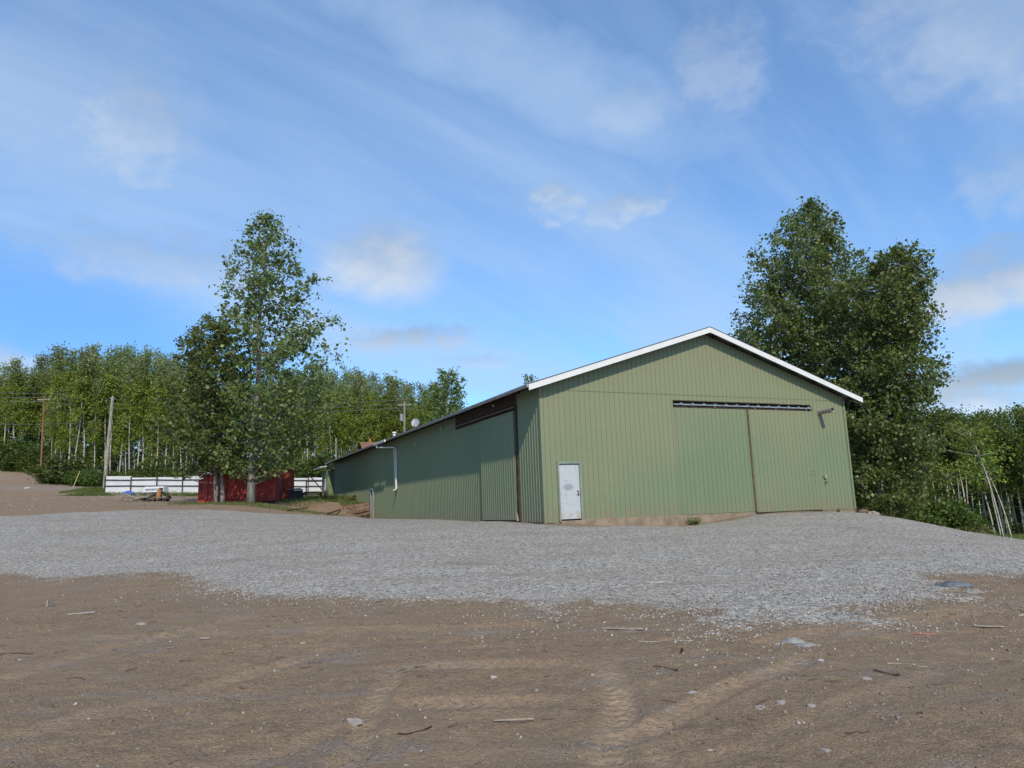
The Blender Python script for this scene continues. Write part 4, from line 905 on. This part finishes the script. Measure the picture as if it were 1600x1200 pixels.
pole('utility_pole', 61, 728, 69, 620, 99.5, .13, M['wood_red'], 'slim rust-red wooden pole in front of the left wood', xarm)
pole('utility_pole', 632, 745, 632, 628, 96, .17, M['wood_grey'], 'grey pole with a can transformer beyond the barn roof', xformer)
pole('utility_pole', 525, 757, 525, 684, 88, .10, M['wood_grey'], 'thin grey pole over the far end of the barn roof')
def wire(pa, pb, sag, lab, r=.018, grp=None):
    pa, pb = np.array(pa), np.array(pb); mb = MB(); mb.tube([pa+(pb-pa)*f-np.array([0, 0, 4*sag*f*(1-f)]) for f in np.linspace(0, 1, 22)], r, 4); o = mb.build('power_line', M['galv']); tag(o, lab, 'cable', grp)
rt = at(69, 622, 103); tt = at(632, 632, 96); ft = at(-260, 596, 118)
for k, (o_, nm_) in enumerate(((-.8, 'left'), (0, 'middle'), (.8, 'right'))):
    wire(ft+np.array([0, 0, o_]), rt+np.array([o_, 0, .1+o_*.7]), .8, 'thin overhead wire from the rust-red pole off to the left edge', grp='wires left of the rust-red pole'); wire(rt+np.array([o_, 0, .1+o_*.7]), tt+np.array([o_, 0, .1+o_*.7]), 1.1, 'thin overhead wire between the rust-red pole and the transformer pole', grp='wires right of the rust-red pole')
wire(at(-200, 655, 110), at(170, 660, 100), .5, 'single low wire crossing the wood at far left', .014)
pa = hit(113, 762); pb = at(125, 736, pa[1]-.2); mb = MB(); mb.tube([pa-np.array([0, 0, .2]), pb], .035, 6); o = mb.build('stake', M['yellow']); tag(o, 'yellow stake leaning right at the left end of the grass mound', 'stake')
pa = hit(46, 763); e = empty('marker_peg', pa, 'thin peg standing by a pale stone at the road edge', 'peg'); mb = MB(); mb.tube([(0.3, 0, -.1), (.4, 0, 1.05)], .03, 6); mb.build('shaft', M['plank'], e)
def rock(name, loc, r, lab, m_, sc=(1, 1, .6), cat='rock', seed=0):
    rg = np.random.default_rng(seed+5); bm_ = MB(); n1, n2 = 10, 7; V = []
    for i in range(n2+1):
        th = PI*i/n2
        for k in range(n1): ph = 2*PI*k/n1; q = 1+rg.normal(0, .15); V.append((loc[0]+r*sc[0]*q*math.sin(th)*math.cos(ph), loc[1]+r*sc[1]*q*math.sin(th)*math.sin(ph), loc[2]+r*sc[2]*q*math.cos(th)))
    bm_.add(V, [(i*n1+k, i*n1+(k+1) % n1, (i+1)*n1+(k+1) % n1, (i+1)*n1+k) for i in range(n2) for k in range(n1)]); o = bm_.build(name, m_); return tag(o, lab, cat)
M['rock'] = m_simple('grey_rock', (.23, .205, .185), .9, .3, 8, 0, .5); M['rockw'] = m_simple('white_rock', (.34, .32, .295), .8, .15, 8)
rock('rock', hit(43, 763.5), .42, 'pale flat stone beside the thin peg at the road edge', M['rockw'], (1.2, .6, .4), seed=1)
# white pickup canopy shell with open underside, on blocks
cp = gat(243, 69); cn = empty('truck_canopy', cp, 'white ribbed truck canopy on legs before the white fence', 'truck canopy', rz=.06)
mb = MB(); W2 = .95
mb.hexa([(-W2, -.6, .30), (W2, -.6, .30), (W2, .7, .30), (-W2, .7, .30), (-W2*.93, -.5, .84), (W2*.93, -.5, .84), (W2*.93, .6, .84), (-W2*.93, .6, .84)]); mb.build('shell', M['white'], cn, bevel=.05)
mb = MB()
for k in range(6): mb.box(-.72+k*.27, -.50+k*.27, -.60, -.575, .48, .66)
mb.build('side_window', M['galv'], cn)
for x in (-.85, -.25, .3, .85):
    mb = MB(); mb.box(x-.05, x+.05, -.5, -.4, -.1, .30); mb.build('leg', M['rail'], cn)
mb = MB(); mb.hexa([(0, 0, 0), (.06, .02, 0), (.06, .62, 0), (0, .6, 0), (.25, .05, .85), (.31, .07, .85), (.31, .6, .85), (.25, .58, .85)]); o = mb.build('loose_panel', M['white']); q = gat(224, 69.5); o.location = tuple(q); tag(o, 'white sheet propped up left of the truck canopy', 'panel')
tp_ = gat(201, 69.5)
mb = MB(); rg = np.random.default_rng(8); n1 = 14
V = [(0, 0, .42)]+[(r*1.0*math.cos(2*PI*k/n1)*(1+rg.normal(0, .1)), r*.45*math.sin(2*PI*k/n1), z+rg.normal(0, .04)) for r, z in ((.35, .36), (.62, .16), (.8, -.04)) for k in range(n1)]
mb.add(V, [(0, 1+k, 1+(k+1) % n1) for k in range(n1)]+[(1+i*n1+k, 1+(i+1)*n1+k, 1+(i+1)*n1+(k+1) % n1, 1+i*n1+(k+1) % n1) for i in range(2) for k in range(n1)]); o = mb.build('tarp', M['blue']); o.location = tuple(tp_); tag(o, 'crumpled blue tarp on the ground at the foot of the white fence', 'tarp')
# brush pile, charred stumps, split log
q0 = gat(222, 53); mb = MB()
for k in range(75):
    a = np.array([rr_.gauss(0, .9), rr_.gauss(0, .4), rr_.uniform(0, .12)]); b = a+np.array([rr_.gauss(-.5, .7), rr_.gauss(0, .4), rr_.uniform(.1, .75)]); mb.tube([a, (a+b)/2+np.array([0, 0, .06]), b], [.026, .018, .008], 4)
o = mb.build('brush_pile', M['plank']); o.location = tuple(q0); tag(o, 'heap of bare grey branches left of the charred stumps', 'brush pile')
def stump(px, d, r, h, lab, m_, tilt=(0, 0), roots=6, seed=0):
    rg = random.Random(seed); q = gat(px, d); e = empty('tree_stump', q, lab, 'stump'); mb = MB(); tx, ty = tilt
    mb.tube([(0, 0, -.1), (tx*.5, ty*.5, h*.5), (tx, ty, h)], [r*1.1, r*.9, r*.8], 9); mb.build('bole', m_, e)
    for k in range(roots):
        a = rg.uniform(0, 6.28); l = rg.uniform(.5, 1.)*r*3; mb = MB(); mb.tube([(0, 0, h*.35), (math.cos(a)*l*.5, math.sin(a)*l*.5, h*.5*rg.random()+.1), (math.cos(a)*l, math.sin(a)*l, rg.uniform(-.05, h*.6))], [r*.35, r*.24, r*.08], 6); mb.build('root', m_, e)
    return e
stump(231, 52.5, .28, .34, 'charred black stump with spreading roots beside the branch heap', M['char'], (.5, 0), 7, 3)
stump(246, 52.8, .18, .85, 'orange-brown upturned stump standing between the black ones', M['tan'], (.15, 0), 7, 4)
stump(255, 52.6, .20, .3, 'small dark root stump at the right end of the heap', M['char'], (.5, 0), 6, 9)
stump(249, 53.2, .16, .95, 'black burnt top of wood behind the orange-brown stump', M['char'], (.1, .0), 3, 10)

# stoop at the far barn corner
st = empty('entrance_stoop', B(-1.6, 41.2, 0), 'small dark wooden stoop with braces at the far corner of the barn', 'stoop', rz=PSI); z0_ = gz1(*B(-1.6, 41.2, 0)[:2]); st.location.z = z0_
mb = MB(); mb.box(-.8, .9, 0, 2.2, .42, .5); mb.build('platform', M['plank'], st)
for x, y in ((-.75, .05), (.85, .05), (-.75, 2.1), (.85, 2.1)):
    mb = MB(); mb.box(x-.05, x+.05, y-.05, y+.05, -.2, 1.4 if y < 1 and x < 0 else .42); mb.build('post', M['rail'], st)
mb = MB(); mb.tube([(-.75, .05, 2.2), (.7, .05, .5)], .05, 6); mb.tube([(-1.6, .05, .0), (-.7, .05, .48)], .07, 6); mb.tube([(-.75, .0, 1.35), (.85, .0, 1.35)], .03, 6); mb.build('brace', M['rail'], st)
for k in range(2):
    mb = MB(); mb.box(-1.1-.3*k, -.8-.3*k, .1, 1.2, .28-.16*k, .33-.16*k); mb.build('step', M['plank'], st)
# logs and slabs on the bank
def log(a, b, r0, r1, lab, m_, name='log', n_=9, flat=1., cat='log', grp=None):
    a, b = np.array(a, float), np.array(b, float); mid = (a+b)/2; mb = MB(); rg = random.Random(int(abs(a[0]*991+b[1]*37)))
    pts = [a+(b-a)*f+np.array([0, 0, rg.gauss(0, r0*.1)]) for f in np.linspace(0, 1, 6)]; mb.tube([p-mid for p in pts], [(r0+(r1-r0)*f)*rg.uniform(.9, 1.1) for f in np.linspace(0, 1, 6)], n_)
    if flat != 1: mb.v = [(x, y, z*1) for x, y, z in mb.v]
    o = mb.build(name, m_); o.location = tuple(mid); return tag(o, lab, cat, grp)
def on(px, py, dz=0.): q = hit(px, py); q[2] += dz; return q
log(at(541, 803, 50.2), at(577, 795, 50.5), .20, .28, 'thick rotting log lying up to the doorway on the barn side', M['rot'])
log(at(537, 796, 51), at(576, 790, 51.8), .22, .26, 'second brown log on top of the bank above the thick one', M['rot'])
log(at(556, 807, 49.8), at(578, 803, 50.2), .14, .14, 'dark short log at the foot of the bank by the doorway', M['stick'])
log(on(508, 806, .08), on(532, 800, .12), .08, .05, 'flat brown board at the gravel edge left of the logs', M['rot'], 'board', cat='board')
log(on(448, 799, .05), on(480, 796, .12), .05, .03, 'dark branch on the dirt below the black bin', M['stick'], 'branch', cat='branch')
stump(552, 60.3, .16, .45, 'brown broken stump at the step of the barn side wall', M['rot'], (.1, 0), 5, 12)
rock('rock', on(488, 786, .05), .28, 'pale flat stone in the grass before the stoop', M['rockw'], (1.3, .7, .4), seed=3)
# broken soil and rubble by the right corner
for k, (x, y, r, lab) in enumerate(((1349, 799, .22, 'brown stone at the right corner of the barn'), (1357, 801.5, .20, 'middle of the brown stones right of the barn corner'), (1365, 803, .24, 'pinkish stone farthest from the barn corner on the crest'), (1308, 797, .13, 'small dark clod under the right end of the front wall'))):
    q = at(x, y-1, 33.0 if x < 1360 else 32.6); q[2] = max(q[2]-r*.3, gz1(q[0], q[1])+r*.1); rock('rock', q, r, lab, M['rot'] if k != 2 else M['rock'], (1.1, .8, .6), seed=20+k)

# ------------------------------------------------------------------ litter on the dirt, each its own thing
def litter(px, py, ang, L, w_, h_, lab, m_, name='stick', cat='stick', bend=0.):
    q = hit(px, py); dx, dy = math.cos(ang), math.sin(ang); mb = MB()
    pts = []
    for f in np.linspace(-.5, .5, 7):
        x = q[0]+dx*L*f-dy*bend*(1-4*f*f); y = q[1]+dy*L*f+dx*bend*(1-4*f*f); pts.append((x, y, gz1(x, y)+h_*.6))
    mb.tube([np.array(p)-q for p in pts], [w_*(.7+.3*math.cos(k)) for k in range(7)], 6); o = mb.build(name, m_); o.location = tuple(q); return tag(o, lab, cat)
def slat(px, py, ang, L, w_, th, lab, m_, name='board', cat='board', lift=.01):
    q = hit(px, py); o_ = MB(); o_.box(-L/2, L/2, -w_/2, w_/2, 0, th); o = o_.build(name, m_, bevel=.003); e1 = q+np.array([math.cos(ang), math.sin(ang), 0])*L/2; e0 = q-np.array([math.cos(ang), math.sin(ang), 0])*L/2
    za, zb_ = gz1(e0[0], e0[1]), gz1(e1[0], e1[1]); o.location = (q[0], q[1], (za+zb_)/2+lift); o.rotation_euler = (random.uniform(-.1, .1), -math.atan2(zb_-za, L), ang); return tag(o, lab, cat)
slat(972, 984, -.55, .55, .035, .018, 'grey splintered board lying just below the tongue of gravel', M['plank'])
litter(1040, 1004, -.15, .6, .007, .012, 'long thin tan stick right of the grey splintered board', M['plank'], bend=.05)
litter(1386, 1055, -1.0, .24, .014, .02, 'short dark stick on the dirt at right', M['stick'])
litter(1418, 1041, -.1, .36, .006, .01, 'thin pale twig above the short dark stick at right', M['plank'], bend=.04)
litter(24, 1024, -.05, .42, .012, .015, 'dark bent stick near the left edge of the dirt', M['stick'], bend=.04)
litter(118, 1061, -.35, .26, .009, .012, 'curved dark stick below and right of the one at the left edge', M['stick'], bend=.03)
litter(648, 1143, .5, .26, .007, .01, 'curved black twig in the foreground left of centre', M['char'], bend=-.05)
litter(590, 1165, -.6, .2, .003, .006, 'thin straw in the near foreground left of centre', M['tan'])
slat(803, 1131, .06, .30, .018, .01, 'small pale wooden lath in the foreground centre', M['plank'], 'lath', 'lath')
litter(1040, 1047, -.7, .26, .009, .02, 'crooked dark twig below the long tan stick', M['stick'], bend=.04)
litter(1065, 1020, 1.2, .08, .018, .02, 'small black lump of wood at the end of the tan stick', M['char'], 'wood_chunk', 'wood chunk')
litter(1045, 1097, -.4, .12, .009, .01, 'tiny dark twig in the near foreground right of centre', M['stick'])
litter(1475, 1069, 0, .30, .005, .008, 'very thin dark twig at far right of the dirt', M['stick'])
litter(1340, 1148, .1, .16, .008, .01, 'dark splinter in the foreground at right', M['stick'])
slat(78, 948, 1.5, .16, .03, .12, 'upright grey stub of board in the dirt at left', M['plank'], 'stub', 'stub')
slat(127, 960, .15, .42, .05, .012, 'flat whitish scrap lying below the left gravel edge', M['rockw'], 'scrap', 'scrap')
slat(320, 999, .1, .12, .03, .01, 'small white scrap on the dirt at left', M['rockw'], 'scrap', 'scrap')
slat(1545, 982, -.3, .3, .04, .012, 'torn beige strip lying on the dirt at right', M['plank'], 'scrap', 'scrap')
slat(1444, 994, -.12, .22, .018, .004, 'bright red strip of tape at the right gravel edge', m_simple('red_tape', (.65, .12, .08), .5, .1), 'tape', 'tape')
def cloth(px, py, rx, ry, h, lab, m_, seed, name='plastic_bag', cat='plastic'):
    q = hit(px, py); rg = np.random.default_rng(seed); n1, n2 = 16, 5; V = [(0, 0, h)]
    for i in range(1, n2+1):
        for k in range(n1):
            f = i/n2; a = 2*PI*k/n1; V.append((rx*f*math.cos(a)*(1+rg.normal(0, .12)), ry*f*math.sin(a)*(1+rg.normal(0, .12)), max(.002, h*(1-f*f)+rg.normal(0, h*.22)) if i < n2 else .0))
    mb = MB(); mb.add(V, [(0, 1+k, 1+(k+1) % n1) for k in range(n1)]+[(1+i*n1+k, 1+(i+1)*n1+k, 1+(i+1)*n1+(k+1) % n1, 1+i*n1+(k+1) % n1) for i in range(n2-1) for k in range(n1)])
    o = mb.build(name, m_, smooth=True); o.location = tuple(q); o.rotation_euler = (0, 0, -.3); return tag(o, lab, cat)
M['plas'] = m_simple('dirty_plastic', (.22, .22, .21), .6, .2, 12)
cloth(1238, 1004, .13, .07, .05, 'crumpled grey plastic bag below the gravel at right', M['plas'], 1)
cloth(1262, 1010, .15, .05, .03, 'flattened tail of grey plastic beside the crumpled bag', M['plas'], 2)
cloth(1491, 916, .30, .12, .06, 'dark bluish plastic sheet on the gravel edge at far right', m_simple('blue_grey_plastic', (.10, .12, .14), .6, .4, 8), 3, 'plastic_sheet')
cloth(1030, 911, .26, .05, .025, 'thin white rag lying on the gravel right of centre', M['rockw'], 4, 'rag', 'rag')
for k, (x, y, r, lab) in enumerate(((1522, 928, .16, 'pale rounded stone on the gravel tip at far right'), (553, 1134, .11, 'half-buried flat grey stone in the near foreground'), (771, 1061, .035, 'small white round stone at the centre of the dirt'), (1082, 1089, .045, 'flat pinkish stone in the foreground right of centre'),
        (926, 1056, .022, 'tiny white stone on the tyre track'), (1354, 1063, .06, 'flat grey stone left of the short dark stick'), (1283, 1036, .035, 'white-blue stone below the crumpled bag'), (1121, 1071, .02, 'tiny pale stone right of centre'), (1187, 1107, .05, 'reddish flat stone in the foreground at right'),
        (1220, 1102, .05, 'buried grey stone beside the reddish flat one'), (220, 978, .09, 'whitish rounded stone in the gravelly patch at left'), (1268, 1104, .04, 'round grey stone at lower right'), (1291, 1178, .045, 'greyish stone at the lower right edge'), (912, 1078, .02, 'small tan pebble by the tyre track'),
        (1219, 893, .05, 'dark stone standing out on the gravel right of centre'), (473, 1007, .045, 'dark lump of soil left of centre'), (1110, 1175, .02, 'bright white chip in the bottom foreground'))):
    q = hit(x, y); r *= .75; q[2] += r*.0; rock('rock', q, r, lab, [M['rock'], M['pebble'], M['rock'], M['pebble']][k % 4] if 'white' not in lab else M['rockw'], (1.15, .8, .5), seed=40+k)

# a small house whose roof just shows over the barn
hp_ = gat(583, 104); hs = empty('house', hp_, 'small house with a brown roof peeping over the barn roof', 'house', rz=.35); zt = at(583, 691, 104)[2]-hp_[2]
mb = MB(); mb.box(-1.7, 1.7, -2, 2, -.5, zt-1.1); mb.build('wall', M['plank'], hs)
mb = MB(); 
for sg in (-1, 1): mb.hexa([(-1.9, sg*2.3, zt-1.2), (1.9, sg*2.3, zt-1.2), (1.9, 0, zt-.1), (-1.9, 0, zt-.1), (-1.9, sg*2.3, zt-1.08), (1.9, sg*2.3, zt-1.08), (1.9, 0, zt+.02), (-1.9, 0, zt+.02)])
hr_ = mb.build('roof', m_simple('brown_shingle', (.19, .105, .075), .85, .3, 6), hs)
mb = MB(); mb.box(-.6, -.35, -.15, .15, zt-.3, zt+.5); mb.box(-.64, -.31, -.2, .2, zt+.5, zt+.56); mb.build('chimney', M['tan'], hr_)
mb = MB(); mb.box(-.6, .3, -2.05, -2.0, 1.0, 2.1); mb.build('window', M['galv'], hs)

# ------------------------------------------------------------------ camera
cd = bpy.data.cameras.new('camera'); co = bpy.data.objects.new('camera', cd); C.objects.link(co)
from mathutils import Matrix
co.matrix_world = Matrix(((CR[0], CU[0], -CF[0], EYE[0]), (CR[1], CU[1], -CF[1], EYE[1]), (CR[2], CU[2], -CF[2], EYE[2]), (0, 0, 0, 1)))
cd.sensor_width = 36; cd.lens = F_PX/1600*36; cd.clip_start = .1; cd.clip_end = 3000
bpy.context.scene.camera = co

# ------------------------------------------------------------------ light and sky
LD = BU*.115+BW*.51+np.array([0, 0, -.43]); LD /= np.linalg.norm(LD); SD = -LD
el = math.asin(SD[2]); az = math.atan2(SD[0], SD[1])
ld = bpy.data.lights.new('sun', 'SUN'); ld.energy = 2.9; ld.angle = math.radians(.9); ld.color = (1, .89, .72)
lo = bpy.data.objects.new('sun', ld); C.objects.link(lo)
from mathutils import Vector
lo.rotation_euler = Vector(SD).to_track_quat('Z', 'Y').to_euler()
w = bpy.data.worlds.new('World'); bpy.context.scene.world = w; w.use_nodes = True; t = NT(w.node_tree); t.N.clear()
sky = t.n('ShaderNodeTexSky', sky_type='NISHITA', sun_disc=False); sky.sun_elevation = el; sky.sun_rotation = az; sky.air_density = 1.0; sky.dust_density = .6; sky.ozone_density = 2.0; sky.altitude = 700
gen = t.n('ShaderNodeTexCoord').outputs['Generated']
nrm = t.n('ShaderNodeVectorMath', operation='NORMALIZE', i={0: gen}).outputs[0]
z = t.n('ShaderNodeSeparateXYZ', i={0: nrm}).outputs[2]
def dirn(x, y): r = ray(x, y); return r/np.linalg.norm(r)
def blob(x, y, rx, ry, rot, soft, k, nscale=9., namp=1.3):
    c_ = dirn(x, y); e1 = dirn(x+60, y+60*math.tan(rot))-c_; e1 -= c_*(e1@c_); e1 /= np.linalg.norm(e1); e2 = np.cross(c_, e1); a1, a2 = rx/F_PX, ry/F_PX
    def dt(v, s_): return t.n('ShaderNodeVectorMath', operation='DOT_PRODUCT', i={0: nrm, 1: tuple(v/s_)}).outputs['Value']
    A1, A2 = dt(e1, a1), dt(e2, a2); front = t.gramp(t.n('ShaderNodeVectorMath', operation='DOT_PRODUCT', i={0: nrm, 1: tuple(c_)}).outputs['Value'], 0, .2)
    q = t.math('ADD', t.math('MULTIPLY', A1, A1), t.math('MULTIPLY', A2, A2))
    nz = t.noise(t.mapping(nrm, (1, 1, 1.4), (0, 0, 0), (x*.013, y*.017, 0)), nscale, 7, .58, .2)
    q = t.math('ADD', q, t.math('MULTIPLY', t.math('SUBTRACT', .5, nz), namp*5.))
    return t.math('MULTIPLY', t.math('MULTIPLY', t.gramp(q, 1+soft, -.35), front), k), A2, nz
SKYM = 1.0
base = t.mix(1.0, sky.outputs[0], (.58, .96, 1.25), 'MULTIPLY')
# thin high veil, streaked
cs = t.n('ShaderNodeCombineXYZ', i={0: t.math('DIVIDE', t.n('ShaderNodeSeparateXYZ', i={0: nrm}).outputs[0], t.math('MAXIMUM', t.math('ADD', z, .12), .03)), 1: t.math('DIVIDE', t.n('ShaderNodeSeparateXYZ', i={0: nrm}).outputs[1], t.math('MAXIMUM', t.math('ADD', z, .12), .03)), 2: 0.}).outputs[0]
csr = t.mapping(cs, (1, 1, 1), (0, 0, -.86))
v1 = t.noise(t.mapping(csr, (.30, 1.15, 1), (0, 0, 0), (1.3, .4, 0)), 1.0, 7, .55, .5)
v2 = t.noise(t.mapping(csr, (.5, 2.8, 1), (0, 0, 0), (4., 2., 0)), 1.6, 8, .62, .5)
veil = t.math('ADD', t.math('MULTIPLY', t.gramp(v1, .30, .72), .75), t.math('MULTIPLY', t.gramp(v2, .38, .78), .18))
hz = t.gramp(z, .35, .0)
veil = t.math('ADD', veil, t.math('MULTIPLY', hz, .22), clamp=True)
dk, _, _ = blob(40, 500, 380, 95, .25, .6, .9, 5., .35)
veil = t.math('MULTIPLY', veil, t.math('SUBTRACT', 1., dk))
st1, _, _ = blob(840, 120, 360, 80, .42, .8, .7, 7., .5)
veil = t.math('MAXIMUM', veil, st1)
CW = 6.6
colr = t.mix(t.math('MULTIPLY', t.math('ADD', veil, .10, clamp=True), .8), base, (2.8, 3.85, 5.3))
colr = t.mix(t.math('MULTIPLY', dk, .55), colr, (.95, 2.35, 5.4))
for (x, y, rx, ry, rot, soft, k, ns, na, br) in [
        (597, 410, 118, 78, .1, .0, 1., 15, .24, .98), (645, 528, 105, 22, -.06, .5, .7, 26, .8, .80), (1575, 435, 170, 50, -.30, .5, .9, 16, .7, .92), (1575, 592, 115, 28, -.1, .5, .9, 20, .6, .72), (1560, 634, 160, 20, 0, .5, .8, 20, .6, 1.08),
        (870, 315, 42, 34, 0, .6, .62, 30, .9, 1.0), (985, 325, 58, 24, -.2, .6, .55, 30, .9, .95), (1125, 85, 55, 75, -.5, .9, .32, 20, 1.1, .95), (1560, 40, 190, 85, .2, .9, .40, 13, 1.1, .92), (990, 168, 60, 30, 0, .9, .22, 26, 1., .95),
        (110, 120, 150, 120, .5, .95, .12, 13, 1.2, .95), (225, 205, 60, 55, .5, .7, .4, 22, 1.2, .95), (-10, 572, 52, 30, 0, .4, .95, 22, .4, 1.15), (270, 412, 200, 40, .12, .7, .42, 18, 1., .86), (1580, 280, 60, 40, 0, .7, .3, 22, 1., .9), (740, 565, 60, 14, 0, .6, .4, 30, .9, .9)]:
    m_, A2, nz = blob(x, y, rx, ry, rot, soft, k, ns, na)
    lt = CW*br; cc = t.mix(t.gramp(t.math('ADD', A2, t.math('MULTIPLY', nz, 2.2)), .0, 2.0), (2.15*br, 2.75*br, 3.6*br), (4.0*br, 4.5*br, 5.15*br))
    colr = t.mix(m_, colr, cc)
bgn = t.n('ShaderNodeBackground', i={0: colr, 1: .12}); out = t.n('ShaderNodeOutputWorld'); t.L.new(bgn.outputs[0], out.inputs[0])

sc = bpy.context.scene
sc.view_settings.view_transform = 'Standard'; sc.view_settings.look = 'None'; sc.view_settings.exposure = .5; sc.view_settings.gamma = 1
try: sc.view_settings.use_curve_mapping = False
except Exception: pass
sc.render.engine = 'CYCLES'; sc.cycles.max_bounces = 6; sc.cycles.transparent_max_bounces = 8
